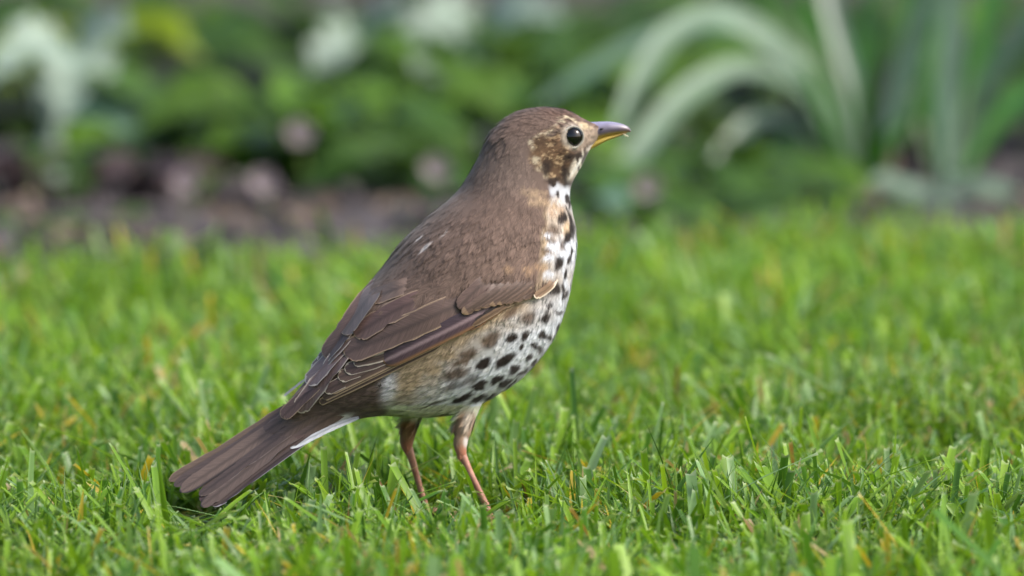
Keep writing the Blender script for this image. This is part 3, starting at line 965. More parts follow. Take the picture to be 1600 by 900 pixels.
k4 = 400 / 1385
tail = feather([(1080, 290), (850, 350), (560, 545), (250, 770)], 44, 0.8, lin((76, 59, 55)), None, parent=bird, zf=Z4, kk=k4, depth=tail_depth, base_sink=0.0, name='tail', round_=1.9)
TK = dict(parent=tail, zf=Z4, kk=k4, depth=tail_depth, base_sink=0.0, name='tail_feather', round_=2.7)
TB1, TB2 = lin((86, 72, 65)), lin((68, 56, 52))
feather([(1050, 330), (900, 385), (640, 565), (322, 800)], 26, 0.4, lin((52, 42, 42)), (lin((150, 146, 150)), -1), 0.12, **TK)
feather([(1050, 300), (880, 365), (600, 560), (300, 795)], 30, 1.1, TB2, None, **TK)
feather([(1050, 280), (850, 350), (560, 560), (256, 802)], 40, 1.9, TB1, (lin((38, 31, 30)), 1), 0.16, **TK)  # dark upper edge paints the shadow line under the overlying feather
feather([(1050, 260), (850, 310), (550, 520), (246, 740)], 33, 2.6, TB2, (lin((120, 106, 96)), -1), 0.06, **TK)
feather([(950, 180), (760, 250), (400, 480), (84, 662)], 30, 1.6, lin((88, 72, 60)), (lin((140, 124, 100)), 1), 0.06, **TK)
feather([(950, 190), (750, 280), (420, 500), (110, 690)], 32, 2.3, TB2, None, **TK)
feather([(1000, 190), (780, 290), (460, 510), (142, 722)], 42, 3.4, lin((92, 77, 69)), (lin((40, 33, 31)), -1), 0.16, **TK)  # dark lower edge is a painted shadow line at the overlap
# long soft coverts that run from the rump onto the tail
RC = dict(parent=tail, zf=Z4, kk=k4, depth=rump_depth, name='tail_covert', base_sink=0.003, camber=0.12)
feather([(1200, 210), (1000, 290), (640, 520)], 40, 1.0, lin((80, 65, 59)), None, round_=5.5, **RC)
feather([(1230, 140), (1000, 225), (600, 470)], 52, 1.6, lin((84, 69, 63)), None, round_=5.0, **RC)
feather([(1050, 110), (880, 215), (560, 425)], 44, 2.2, lin((90, 72, 65)), None, round_=5.0, **RC)
feather([(1110, 318), (960, 374), (740, 486)], 19, 1.3, lin((178, 181, 184)), None, round_=4.5, **{**RC, 'name': 'undertail_covert'})
# a sliver of a pale feather shows along the far side of the rump
feather([(900, 62), (800, 128), (705, 203)], 6, 0.2, lin((176, 174, 170)), None, parent=tail, zf=Z4, kk=k4, depth=lambda x, y: tail_depth(x, y) + 0.004, base_sink=0, round_=1.8, name='tail_covert')

# ---- bill
def bill_part(name, rows, mat, n=20):
    """rows: (px, top py, bottom py, half width px)"""
    R = catmull(np.array(rows, float), 26)
    yb = SPINE[0][1]
    V = []
    x0 = rows[0][0]
    for r in R:
        y = yb + math.tan(math.radians(6)) * (r[0] - x0) * S
        C = at(r[0], (r[1] + r[2]) / 2, y)
        hh = max(0.2, (r[2] - r[1]) / 2) * S
        w = max(0.3, r[3]) * S
        thx = np.arange(n) / n * 2 * np.pi
        cz = np.cos(thx); sz = np.sin(thx)
        wprof = np.where(cz > 0, 1 - 0.35 * cz, 1.0)
        V.append(C + np.outer(cz * hh, [0, 0, 1]) + np.outer(sz * w * wprof, [0.10, -1, 0]))
    m = len(R)
    V = np.concatenate(V + [V[0].mean(0)[None], V[-1].mean(0)[None]])
    F = np.array([[i * n + j, i * n + (j + 1) % n, (i + 1) * n + (j + 1) % n, (i + 1) * n + j] for i in range(m - 1) for j in range(n)])
    T = np.array([[(j + 1) % n, j, m * n] for j in range(n)] + [[(m - 1) * n + j, (m - 1) * n + (j + 1) % n, m * n + 1] for j in range(n)])
    return V, [F, T]


bill_mat = attr_mat('bill_horn', 0.32, 0.5)
eye_mat, nt, bs = new_mat('eye_gloss')
bs.inputs['Base Color'].default_value = (0.006, 0.005, 0.005, 1); bs.inputs['Roughness'].default_value = 0.04
bs.inputs['Specular IOR Level'].default_value = 0.6
upper = [(915, 190, 228, 14), (926, 190.5, 222, 13), (938, 190, 216.5, 11.5), (952, 190, 212, 9.5), (966, 192, 209, 7), (977, 195.5, 207, 4.5), (983, 199.5, 206.5, 2.4), (985.5, 204, 206.5, 0.8)]
lower = [(908, 229, 240, 12.5), (918, 224.5, 236, 12), (931, 217, 229.5, 10.5), (946, 212.5, 221.5, 8.5), (960, 209.5, 216, 6.2), (972, 206.8, 211.5, 4), (980, 205, 208, 2)]
V, Fs = bill_part('upper_bill', upper, None)
bx_, by_ = project(V)
top = np.interp(bx_, [r[0] for r in upper], [r[1] for r in upper]); bot = np.interp(bx_, [r[0] for r in upper], [r[2] for r in upper])
f = np.clip((by_ - top) / (bot - top + 0.1), 0, 1)
c_top, c_mid, c_yel = lin((146, 144, 172)), lin((82, 74, 88)), lin((160, 138, 62))
col = np.where((f < 0.45)[:, None], c_top + (c_mid - c_top) * np.clip(f / 0.45, 0, 1)[:, None], c_mid)
yk = np.clip((f - 0.76) / 0.12, 0, 1)[:, None]
col = col * (1 - yk) + c_yel * yk
tp = np.clip((bx_ - 966) / 16, 0, 1)[:, None]
col = col * (1 - 0.5 * tp) + lin((104, 78, 66)) * 0.5 * tp
col *= (0.85 + 0.3 * vnoise(bx_ * 0.2, by_ * 0.6))[:, None]
ub = link('upper_bill', np_mesh('upper_bill', V, Fs, col), bill_mat, bird)
V, Fs = bill_part('lower_bill', lower, None)
bx_, by_ = project(V)
col = np.tile(lin((164, 142, 66)), (len(V), 1)) * (0.8 + 0.35 * vnoise(bx_ * 0.2, by_ * 0.7))[:, None]
tp = np.clip((bx_ - 952) / 24, 0, 1)[:, None]
col = col * (1 - 0.75 * tp) + lin((100, 78, 44)) * 0.75 * tp
lb = link('lower_bill', np_mesh('lower_bill', V, Fs, col), bill_mat, bird)


def ellipsoid(c, ax, n=20, m=12):
    V = [c + ax[2]]
    for i in range(1, m):
        p = math.pi * i / m
        for j in range(n):
            q = 2 * math.pi * j / n
            V.append(c + ax[2] * math.cos(p) + (ax[0] * math.cos(q) + ax[1] * math.sin(q)) * math.sin(p))
    V.append(c - ax[2])
    T, Q = [], []
    for j in range(n):
        T.append([0, 1 + j, 1 + (j + 1) % n]); b = 1 + (m - 2) * n; T.append([b + (j + 1) % n, b + j, len(V) - 1])
    for i in range(m - 2):
        for j in range(n):
            a = 1 + i * n
            Q.append([a + j, a + n + j, a + n + (j + 1) % n, a + (j + 1) % n])
    return np.array(V), [np.array(Q), np.array(T)]


# nostril
yn = SPINE[0][1] - 10 * S
v, fs = ellipsoid(at(940, 201.5, yn), [np.array([3.4 * S, 0, 0.8 * S]), np.array([0, 2.2 * S, 0]), np.array([0, 0, 1.5 * S])])
link('nostril', np_mesh('nostril', v, fs, np.tile(lin((30, 24, 22)), (len(v), 1))), bill_mat, ub)

# ---- eyes, one on each side of the head
for sgn in (-1, 1):
    ex, ey = 896.3, 214.0
    y = cast_depth(ex, ey)
    c = at(ex, ey, y + 0.0009)
    if sgn == 1:
        yc = np.interp(c[0], SPINE[::-1, 0], SPINE[::-1, 1]); s = (c[1] - yc) * math.cos(math.radians(7))
        c = c + np.array([2 * s * math.sin(math.radians(7)), -2 * s * math.cos(math.radians(7)), 0])
    v, fs = ellipsoid(c, [np.array([14.4 * S, 0.8 * S, 0]), np.array([0, 12.5 * S, 0]), np.array([0.5 * S, 0, 15.2 * S])], 32, 20)
    # teardrop: narrower toward the bottom
    zz = (v[:, 2] - c[2]) / (15.2 * S)
    v[:, 0] = c[0] + (v[:, 0] - c[0]) * (1 - 0.28 * np.clip(-zz, 0, 1) ** 2) + 0.6 * S * np.clip(-zz, 0, 1)
    eye = link('eye', np_mesh('eye', v, fs), eye_mat, bird)
    # eyelid: pale ring of tiny feathers
    rp = []
    for q in np.linspace(0, 2 * np.pi, 41):
        zr = math.sin(q)
        xr = math.cos(q) * (1 - 0.28 * max(0, -zr) ** 2)
        rp.append(c + np.array([15.4 * S * xr + 0.6 * S * max(0, -zr), sgn * 0.0013, 16.8 * S * zr]))
    v, fs = tube(rp, np.full(41, 1.5 * S), 8, close=False)
    ang_ = np.repeat(np.linspace(0, 2 * np.pi, 41), 8)
    cc_ = lin((196, 188, 174)) * (0.8 + 0.4 * hash2(np.round(ang_ * 9), 3.0))[:, None] * (1 - 0.45 * np.clip(np.cos(ang_ - 0.5), 0, 1))[:, None]
    link('eyelid', np_mesh('eyelid', v, fs, cc_), plum_mat, eye)

# ---- legs and feet
leg_mat, nt, bs = new_mat('leg_skin')
N, L = nt.nodes, nt.links
tc = N.new('ShaderNodeTexCoord'); nz = N.new('ShaderNodeTexNoise'); nz.inputs['Scale'].default_value = 260; nz.inputs['Detail'].default_value = 5
L.new(tc.outputs['Object'], nz.inputs['Vector'])
rp_ = N.new('ShaderNodeValToRGB')
rp_.color_ramp.elements[0].position = 0.3; rp_.color_ramp.elements[0].color = (*lin((148, 96, 76)), 1)
rp_.color_ramp.elements[1].position = 0.7; rp_.color_ramp.elements[1].color = (*lin((188, 142, 122)), 1)
L.new(nz.outputs[0], rp_.inputs[0]); L.new(rp_.outputs[0], bs.inputs['Base Color'])
bs.inputs['Roughness'].default_value = 0.45
bs.inputs['Subsurface Weight'].default_value = 0.15; bs.inputs['Subsurface Radius'].default_value = (0.002, 0.001, 0.0006)
bp = N.new('ShaderNodeBump'); bp.inputs['Strength'].default_value = 0.3; bp.inputs['Distance'].default_value = 0.0003
L.new(nz.outputs[0], bp.inputs['Height']); L.new(bp.outputs[0], bs.inputs['Normal'])
claw_mat, nt, bs = new_mat('claw_horn')
bs.inputs['Base Color'].default_value = (*lin((92, 70, 60)), 1); bs.inputs['Roughness'].default_value = 0.4

HEAD = np.array([math.cos(PSI), math.sin(PSI), 0.0]); LEFT = np.array([-math.sin(PSI), math.cos(PSI), 0.0])


def leg(track, yy, y0, rads):
    pts = [at(p[0], p[1], y0 + (yy - y0) * min(1.0, i / 3)) for i, p in enumerate(track)]
    foot = pts[-1].copy(); foot[2] = 0.0055
    pts[-1] = foot
    V0, F0 = tube(catmull(pts, 22), catmull(np.array([[r * S] for r in rads]), 22)[:, 0], 12, squash=0.85)
    AV, AF, o = [V0], list(F0), len(V0)
    claws = []
    for ang_, ln in ((-26, 0.014), (0, 0.018), (26, 0.015), (180, 0.010)):
        a_ = math.radians(ang_)
        d = HEAD * math.cos(a_) + LEFT * math.sin(a_)
        tp = [foot + d * 0.001, foot + d * ln * 0.25 + [0, 0, 0.001], foot + d * ln * 0.5 + [0, 0, 0.0002], foot + d * ln * 0.75 + [0, 0, -0.0008], foot + d * ln + [0, 0, -0.0022]]
        tr_ = [0.0016, 0.00150, 0.00118, 0.00125, 0.0009]
        v, fs = tube(catmull(tp, 18), catmull(np.array(tr_)[:, None], 18)[:, 0], 8)
        AV.append(v); AF += [f + o for f in fs]; o += len(v)
        cp = [tp[-1] - d * 0.0008, tp[-1] + d * 0.0018 + [0, 0, 0.0003], tp[-1] + d * 0.0036 + [0, 0, -0.0010]]
        claws.append(tube(catmull(cp, 8), np.linspace(0.0007, 0.0001, 8), 6))
    lo = link('leg', np_mesh('leg', np.concatenate(AV), AF), leg_mat, bird)
    for v, fs in claws:
        link('claw', np_mesh('claw', v, fs), claw_mat, lo)
    return lo


leg([(721, 700), (723, 711), (728, 724), (739, 748), (752, 774), (762, 796), (765, 815)], YN, -0.0105, [5.0, 7.4, 6.8, 5.9, 5.7, 6.6, 7.5])
leg([(637, 690), (639, 703), (643, 716), (650, 740), (658, 768), (665, 792), (668, 812)], YF, 0.0122, [5.0, 7.6, 6.8, 5.7, 5.3, 6.2, 7.0])

# a scrap of straw held at the bill tip
v, fs = tube([at(974, 209.5, SPINE[0][1] + 0.001), at(978, 212, SPINE[0][1] - 0.0005), at(982, 213, SPINE[0][1] - 0.001)], [1.0 * S, 1.2 * S, 0.5 * S], 8)
straw_mat = noise_mat('straw', (214, 204, 160), (236, 228, 196), 300, 0.6)
tag(link('straw_scrap', np_mesh('straw_scrap', v, fs), straw_mat), "tiny pale straw scrap stuck to the bird's bill tip", 'straw')

# ================================================================== THE FLOWER BED BEHIND THE LAWN
def soil_row(px, row):
    g = ground(px, row)
    return np.array([g[0], g[1], -0.012])


M_PALE = leafy('leaf_silver', None, (106, 130, 108), 0.5, 0.2, 0.2, (1.0, 1.1, 0.8), 0.5)
M_STRAP = leafy('leaf_strap', None, (96, 126, 104), 0.38, 0.2, 0.3, (1.0, 1.2, 0.5), 0.6)
M_SILVER = leafy('leaf_pale_silver', None, (142, 162, 146), 0.5, 0.2, 0.15, (1.0, 1.1, 0.8), 0.5)
M_BLUE = leafy('leaf_blue', None, (124, 152, 136), 0.38, 0.2, 0.15, (1.0, 1.2, 0.5), 0.6)
M_STRAPG = leafy('leaf_strap_green', None, (52, 108, 18), 0.4, 0.4, 0.25, (1.2, 1.3, 0.3), 0.4)
M_BRIGHT = leafy('leaf_bright', None, (92, 130, 38), 0.45, 0.4, 0.3, (1.2, 1.2, 0.4), 0.35)
M_MID = leafy('leaf_mid', None, (68, 102, 36), 0.45, 0.35, 0.35, (1.2, 1.2, 0.4), 0.35)
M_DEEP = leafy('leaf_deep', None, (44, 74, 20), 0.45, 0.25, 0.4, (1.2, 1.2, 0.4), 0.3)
M_YEL = leafy('leaf_lime', None, (124, 148, 22), 0.45, 0.45, 0.25, (1.2, 1.1, 0.3), 0.3)
M_PURP = leafy('leaf_purple', None, (72, 58, 58), 0.5, 0.25, 0.35, (1.2, 0.9, 0.9), 0.3)
M_DRY = leafy('leaf_dry', None, (116, 103, 92), 0.8, 0.15, 0.35, (1.1, 0.9, 0.6), 0.1)
M_PETAL = leafy('petal', None, (176, 162, 164), 0.6, 0.3, 0.08, (1.0, 0.95, 0.95), 0.2)
M_STEM = noise_mat('stem', (70, 92, 40), (104, 116, 60), 60, 0.6)
M_BARK = noise_mat('bark', (44, 36, 30), (82, 70, 58), 70, 0.9, 0.1, 0.6)


def blade_mesh(name, pts, widths, nrm_hint=(0, -0.4, 1), nu=5, fold=0.18, ripple=0.0, seed=0):
    """a leaf blade swept along 3D points; widths are half widths in metres"""
    pts = np.asarray(pts, float)
    n = len(pts)
    r = np.random.default_rng(seed)
    V = []
    for i in range(n):
        t = pts[min(i + 1, n - 1)] - pts[max(i - 1, 0)]
        t = t / (np.linalg.norm(t) + 1e-12)
        sd = np.cross(t, nrm_hint); l = np.linalg.norm(sd)
        sd = sd / l if l > 1e-6 else np.array([1.0, 0, 0])
        nm = np.cross(sd, t)
        for u in np.linspace(-1, 1, nu):
            V.append(pts[i] + sd * (u * widths[i]) + nm * (fold * abs(u) * widths[i] + ripple * widths[i] * r.normal() * abs(u)))
    F = np.array([[i * nu + j, i * nu + j + 1, (i + 1) * nu + j + 1, (i + 1) * nu + j] for i in range(n - 1) for j in range(nu - 1)])
    return np.array(V), F


def leaf_obj(parent, base, tip_dir, mid_h, length, width, mat, shape='oval', seed=0, petiole=True, droop=0.5):
    """petiole from the plant's base up to the blade, then the blade bending over"""
    r = np.random.default_rng(seed)
    base = np.asarray(base, float)
    d = np.array([math.cos(tip_dir), math.sin(tip_dir), 0.0])
    hgt = mid_h
    reach = length * r.uniform(0.15, 0.5)
    p_end = base + d * reach + np.array([0, 0, hgt])
    n = 15 if shape == 'lobed' else 9
    t = np.linspace(0, 1, n)
    el = r.uniform(0.0, 0.7)
    pts = p_end + np.outer(t * length * math.cos(el), d) + np.outer(length * (math.sin(el) * t - droop * t ** 2), [0, 0, 1])
    if shape == 'oval': w = np.sin(np.pi * np.clip(t * 0.93 + 0.07, 0, 1)) ** 0.7
    elif shape == 'lance': w = np.sin(np.pi * np.clip(t * 0.9 + 0.1, 0, 1)) ** 1.1
    else: w = (0.30 + 0.70 * np.abs(np.sin(np.pi * (3.2 * t + 0.15)))) * (1 - 0.75 * t ** 3) * np.clip(t * 6 + 0.2, 0, 1)
    w = np.maximum(w, 0.02) * width * 0.5
    V, F = blade_mesh('leaf', pts, w, seed=seed, ripple=0.10 if shape != 'lance' else 0.03, fold=0.22)
    Q = [F]
    if petiole:
        mid = base + d * reach * 0.25 + np.array([0, 0, hgt * 0.6])
        v, fs = tube(catmull([base, mid, p_end, pts[2]], 7), np.linspace(0.0016, 0.0009, 7) * max(1, length / 0.06), 5, close=False)
        Q += [f + len(V) for f in fs]; V = np.concatenate([V, v])
    return link('leaf', np_mesh('leaf', V, Q), mat, parent)


SEED = [100]


def plant(name, label, px, row, n, hgt, length, width, mat, shape='oval', group=None, spread=0.02, cat='plant', toward=None, mats=None, base=None):
    b = soil_row(px, row) if base is None else np.asarray(base, float)
    root_ = tag(empty(name, b), label, cat, group)
    r = np.random.default_rng(SEED[0]); SEED[0] += 17
    for i in range(n):
        az = r.uniform(0, 2 * np.pi) if toward is None else r.normal(toward, 0.9)
        m = mats[i % len(mats)] if mats else mat
        leaf_obj(root_, b + np.array([r.normal(0, spread), r.normal(0, spread * 0.7), 0]), az, hgt * r.uniform(0.35, 1.0), length * r.uniform(0.7, 1.25), width * r.uniform(0.75, 1.2), m, shape, seed=SEED[0] * 31 + i, droop=r.uniform(0.25, 0.8))
    return root_


def strap_leaf(parent, px_pts, wpx, row, mat, bend=0.0, seed=0, dy0=0.0):
    Y0 = ground(1400, row)[1] + dy0
    P2 = catmull(np.array(px_pts, float), 22)
    s_ = np.linspace(0, 1, 22)
    pts = np.array([at(p[0], p[1], Y0 + bend * s ** 1.5) for p, s in zip(P2, s_)])
    pts[0, 2] = min(pts[0, 2], -0.01)
    k = (4 + Y0) / FPX
    w = wpx * 0.39 * k * np.clip(0.32 + s_ * 1.6, 0, 1) * np.clip((1 - s_) * 4.5 + 0.04, 0, 1) ** 0.7
    V, F = blade_mesh('leaf', pts, w, nrm_hint=(0.15, -0.75, 0.65), fold=0.25, seed=seed)
    return link('leaf', np_mesh('leaf', V, [F]), mat, parent)


# ---- strap-leaved clumps on the right
b = soil_row(1350, 268)
clump = tag(empty('strap_leaved_plant', b), 'large clump of long grey green strap leaves arching over toward the bird', 'plant')
for i, (pp, w, m, bd) in enumerate([
    ([(1335, 275), (1300, 170), (1235, 85), (1140, 25), (1060, 45), (1000, 120), (958, 215)], 48, M_PALE, -0.16),
    ([(1330, 275), (1290, 190), (1235, 128), (1150, 108), (1070, 150), (1005, 225), (960, 300), (938, 350)], 48, M_PALE, -0.2),
    ([(1325, 275), (1250, 130), (1150, 40), (1050, 48), (940, 98), (835, 168)], 40, M_STRAP, -0.05),
    ([(1350, 275), (1335, 150), (1305, 40), (1285, -60)], 38, M_STRAP, 0.05),
    ([(1372, 275), (1400, 160), (1440, 30), (1470, -70)], 50, M_BLUE, -0.04),
    ([(1338, 275), (1300, 200), (1252, 130), (1222, 50), (1200, -50)], 46, M_STRAPG, 0.08),
    ([(1345, 275), (1318, 190), (1290, 90), (1250, -30)], 44, M_STRAPG, 0.12),
    ([(1360, 275), (1345, 180), (1350, 60), (1380, -50)], 40, M_STRAPG, 0.2),
    ([(1325, 275), (1250, 200), (1185, 185), (1125, 250), (1090, 330)], 36, M_STRAP, -0.1),
    ([(1330, 275), (1280, 215), (1235, 215), (1190, 250), (1170, 300)], 34, M_STRAPG, 0.05),
    ([(1350, 275), (1290, 120), (1220, 20), (1140, -40)], 44, M_STRAPG, 0.04),
    ([(1335, 280), (1306, 230), (1280, 160), (1252, 95)], 36, M_STRAPG, -0.06),
    ([(1352, 280), (1350, 210), (1338, 130)], 30, M_STRAPG, -0.05),
    ([(1365, 280), (1385, 220), (1425, 180)], 30, M_STRAPG, -0.04),
    ([(1365, 275), (1420, 190), (1470, 130), (1540, 110)], 34, M_STRAPG, 0.15),
    ([(1340, 278), (1312, 288), (1290, 320), (1270, 345)], 18, M_BRIGHT, -0.05)]):
    strap_leaf(clump, pp, w, 272, m, bd, seed=i)
for i in range(5):                                  # brown sheathing leaf bases
    v, fs = tube(catmull([b + np.array([(i - 2) * 0.006, 0, 0]), b + np.array([(i - 2) * 0.007, -0.006, 0.012]), b + np.array([(i - 2) * 0.008, -0.006, 0.026])], 8), np.linspace(0.007, 0.003, 8), 8)
    link('leaf_sheath', np_mesh('leaf_sheath', v, fs), M_DRY, clump)
b = soil_row(1480, 262)
clump2 = tag(empty('strap_leaved_plant', b), 'narrow upright clump of blue green strap leaves beside the arching clump', 'plant')
for i, (pp, w, m, bd) in enumerate([
    ([(1478, 285), (1480, 150), (1488, 20), (1495, -80)], 50, M_BLUE, -0.03),
    ([(1495, 285), (1535, 150), (1600, 50), (1670, 0)], 42, M_STRAP, 0.0),
    ([(1465, 285), (1435, 150), (1420, 30), (1415, -60)], 46, M_STRAPG, 0.12),
    ([(1490, 285), (1530, 100), (1556, -50)], 46, M_STRAPG, 0.2),
    ([(1500, 285), (1575, 170), (1660, 120)], 40, M_STRAPG, 0.2),
    ([(1470, 285), (1455, 160), (1460, 0), (1450, -60)], 40, M_STRAPG, 0.2)]):
    strap_leaf(clump2, pp, w, 266, m, bd, seed=40 + i)


# ---- broad pale lobed leaves, placed leaf by leaf where they show
def lobed(name, label, px, row, leaves, mat, wid=1.0):
    b = soil_row(px, row)
    root_ = tag(empty(name, b), label, 'plant')
    for i, (x0, y0, x1, y1, w, dy) in enumerate(leaves):
        p0, p1 = at(x0, y0, b[1] + dy), at(x1, y1, b[1] + dy - 0.03)
        n = 17; t = np.linspace(0, 1, n)
        arch = np.linalg.norm(p1 - p0) * 0.16
        pts = p0 + np.outer(t, p1 - p0) + np.outer(np.sin(np.pi * t) * arch, [0, -0.2, 1])
        k = (4 + b[1]) / FPX
        ww = (0.34 + 0.66 * np.abs(np.sin(np.pi * (3.1 * t + 0.2)))) * (1 - 0.7 * t ** 3) * np.clip(t * 6 + 0.2, 0, 1) * w * k * 0.72
        V, F = blade_mesh('leaf', pts, ww, nrm_hint=(0.1, -0.7, 0.7), ripple=0.12, fold=0.2, seed=i + int(px))
        v, fs = tube(catmull([b + np.array([0.004 * (i - 2), 0, 0]), b * 0.6 + p0 * 0.4 + np.array([0, 0.01, 0.012]), p0, pts[2]], 9), np.linspace(0.003, 0.0014, 9), 6, close=False)
        link('leaf', np_mesh('leaf', np.concatenate([V, v]), [F] + [f + len(V) for f in fs]), mat, root_)
    return root_


lobed('silver_leaved_plant', 'silvery lobed leaf plant standing by the bare soil under lime green leaves', 70, 268,
      [(100, 70, -20, 125, 60, 0), (110, 80, 100, 185, 66, -0.02), (115, 75, 200, 50, 70, 0), (100, 70, 60, 175, 44, 0.02), (120, 85, 175, 120, 60, 0.03), (90, 60, 10, 60, 40, 0.05)], M_SILVER)
lobed('silver_leaved_plant', 'pale grey green lobed plant rising between bright leaves and the dark hollow', 560, 232,
      [(560, 70, 490, 110, 70, 0), (570, 80, 600, 140, 60, -0.02), (560, 60, 640, 20, 50, 0.03), (590, 90, 690, 150, 54, -0.03), (540, 70, 520, 20, 50, 0.05)], M_SILVER)
lobed('silver_leaved_plant', 'pale sage plant whose broad leaves lean above the crown of the bird', 760, 205,
      [(740, 40, 660, 20, 56, 0), (760, 40, 840, 10, 60, 0), (770, 50, 880, 30, 50, 0.04), (720, 60, 620, 60, 46, 0.05)], M_SILVER)

# ---- leafy plants by look and place
plant('lime_leaved_plant', 'lime green leafy plant growing above the silvery lobed leaves', 130, 205, 16, 0.075, 0.055, 0.036, M_YEL)
plant('leafy_plant', 'mid green broad leaved plant between the silvery plant and the dark hollow', 245, 250, 26, 0.05, 0.055, 0.034, M_MID, mats=[M_MID, M_STRAP, M_MID])
plant('leafy_plant', 'low green plant with pale flowers in front of it', 330, 262, 22, 0.035, 0.05, 0.028, M_MID, mats=[M_MID, M_MID, M_BRIGHT])
plant('leafy_plant', 'leafy green plant behind the pair of pale flowers', 440, 258, 26, 0.045, 0.05, 0.03, M_MID, mats=[M_MID, M_STRAP, M_DEEP])
plant('leafy_plant', 'bright green plant below the pale grey green lobed leaves', 555, 262, 28, 0.055, 0.055, 0.032, M_BRIGHT, mats=[M_BRIGHT, M_MID, M_BRIGHT])
plant('leafy_plant', "large bright green plant behind the bird's nape", 690, 240, 30, 0.085, 0.06, 0.036, M_BRIGHT, mats=[M_BRIGHT, M_BRIGHT, M_MID], spread=0.03)
plant('leafy_plant', "low dark green plant behind the bird's neck", 650, 280, 18, 0.025, 0.045, 0.024, M_MID, mats=[M_MID, M_DEEP])
plant('leafy_plant', 'green plant under the tips of the arching strap leaves', 880, 222, 26, 0.07, 0.055, 0.03, M_MID, mats=[M_MID, M_BRIGHT, M_DEEP])
plant('leafy_plant', 'low green ground plant beneath the arching strap leaves', 1060, 305, 28, 0.028, 0.045, 0.026, M_MID, mats=[M_MID, M_BRIGHT, M_MID, M_DEEP], spread=0.03)
plant('leafy_plant', 'low green plant at the left foot of the strap leaved clump', 1185, 285, 24, 0.03, 0.045, 0.024, M_MID, mats=[M_MID, M_BRIGHT], spread=0.025)
plant('leafy_plant', 'grey green creeping plant along the lawn edge before the strap leaves', 1180, 326, 22, 0.012, 0.035, 0.018, M_MID, spread=0.05)
plant('leafy_plant', "grey green creeping plant at the lawn edge behind the bird's throat", 960, 322, 22, 0.016, 0.04, 0.02, M_STRAP, mats=[M_STRAP, M_MID, M_MID], spread=0.04)
plant('purple_leaved_plant', 'low purple brown plant below the silvery lobed leaves', 95, 296, 26, 0.032, 0.035, 0.02, M_PURP, mats=[M_PURP, M_PURP, M_MID], spread=0.03)
plant('purple_leaved_plant', 'small dusky purple plant beside the green seedling on the soil', 190, 290, 16, 0.028, 0.03, 0.018, M_PURP, spread=0.025)
plant('seedling', 'small green seedling alone on the bare soil strip', 95, 336, 9, 0.010, 0.026, 0.016, M_MID, spread=0.012)
plant('pale_leaved_plant', 'small whitish leaved plant on the soil between both strap leaved clumps', 1425, 290, 8, 0.012, 0.034, 0.02, M_PALE, spread=0.012)
plant('pale_leaved_plant', 'small whitish leaved plant on the soil right of the upright strap clump', 1512, 305, 9, 0.010, 0.034, 0.02, M_PALE, spread=0.014)
M_HOLLOW_SHADE = leafy('leaf_hollow_shade', None, (30, 40, 18), 0.5, 0.15, 0.3, (1.1, 1.1, 0.4), 0.25)  # near-black leaves put the shade of the bed's hollows into colour
plant('hollow_shade_plant', 'plant painted almost black for shade in the dark hollow of the bed', 355, 215, 30, 0.055, 0.055, 0.034, M_HOLLOW_SHADE, spread=0.03)
plant('hollow_shade_plant', 'plant painted almost black for shade under the silvery lobed leaves', 15, 215, 24, 0.05, 0.05, 0.03, M_HOLLOW_SHADE, spread=0.03)
plant('hollow_shade_plant', 'plant painted almost black for shade in the gap inside the strap leaved clump', 1370, 232, 26, 0.06, 0.05, 0.03, M_HOLLOW_SHADE, spread=0.03)
G = 'dark leafy plants filling the back of the bed'
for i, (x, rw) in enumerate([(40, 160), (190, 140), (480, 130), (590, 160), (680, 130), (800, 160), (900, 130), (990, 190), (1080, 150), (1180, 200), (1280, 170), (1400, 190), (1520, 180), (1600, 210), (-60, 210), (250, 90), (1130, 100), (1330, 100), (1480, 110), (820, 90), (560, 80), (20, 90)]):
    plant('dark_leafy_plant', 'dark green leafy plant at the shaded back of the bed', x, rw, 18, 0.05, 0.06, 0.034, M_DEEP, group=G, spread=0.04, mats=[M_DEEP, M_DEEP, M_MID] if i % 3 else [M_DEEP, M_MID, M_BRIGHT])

# the bed goes on along the lawn to both sides
r_ = np.random.default_rng(91)
for i in range(34):
    x = (0.56 + 1.2 * (i // 2) / 17 + r_.uniform(-0.04, 0.04)) * (1 if i % 2 else -1)
    y = lawn_edge(x) + [0.22, 0.6, 1.0, 1.5][(i // 2) % 4] + r_.uniform(-0.1, 0.1)
    ms = [[M_MID, M_BRIGHT], [M_DEEP, M_MID], [M_STRAP, M_MID], [M_DEEP, M_BRIGHT, M_MID]][(i // 2 + i) % 4]
    plant('bed_plant', 'leafy green plant further along the bed beyond the strap leaves and silvery plant', 0, 0, 18, 0.07, 0.07, 0.04, M_MID, group='leafy plants further along the bed', spread=0.06, mats=ms, base=(x, y, -0.012))

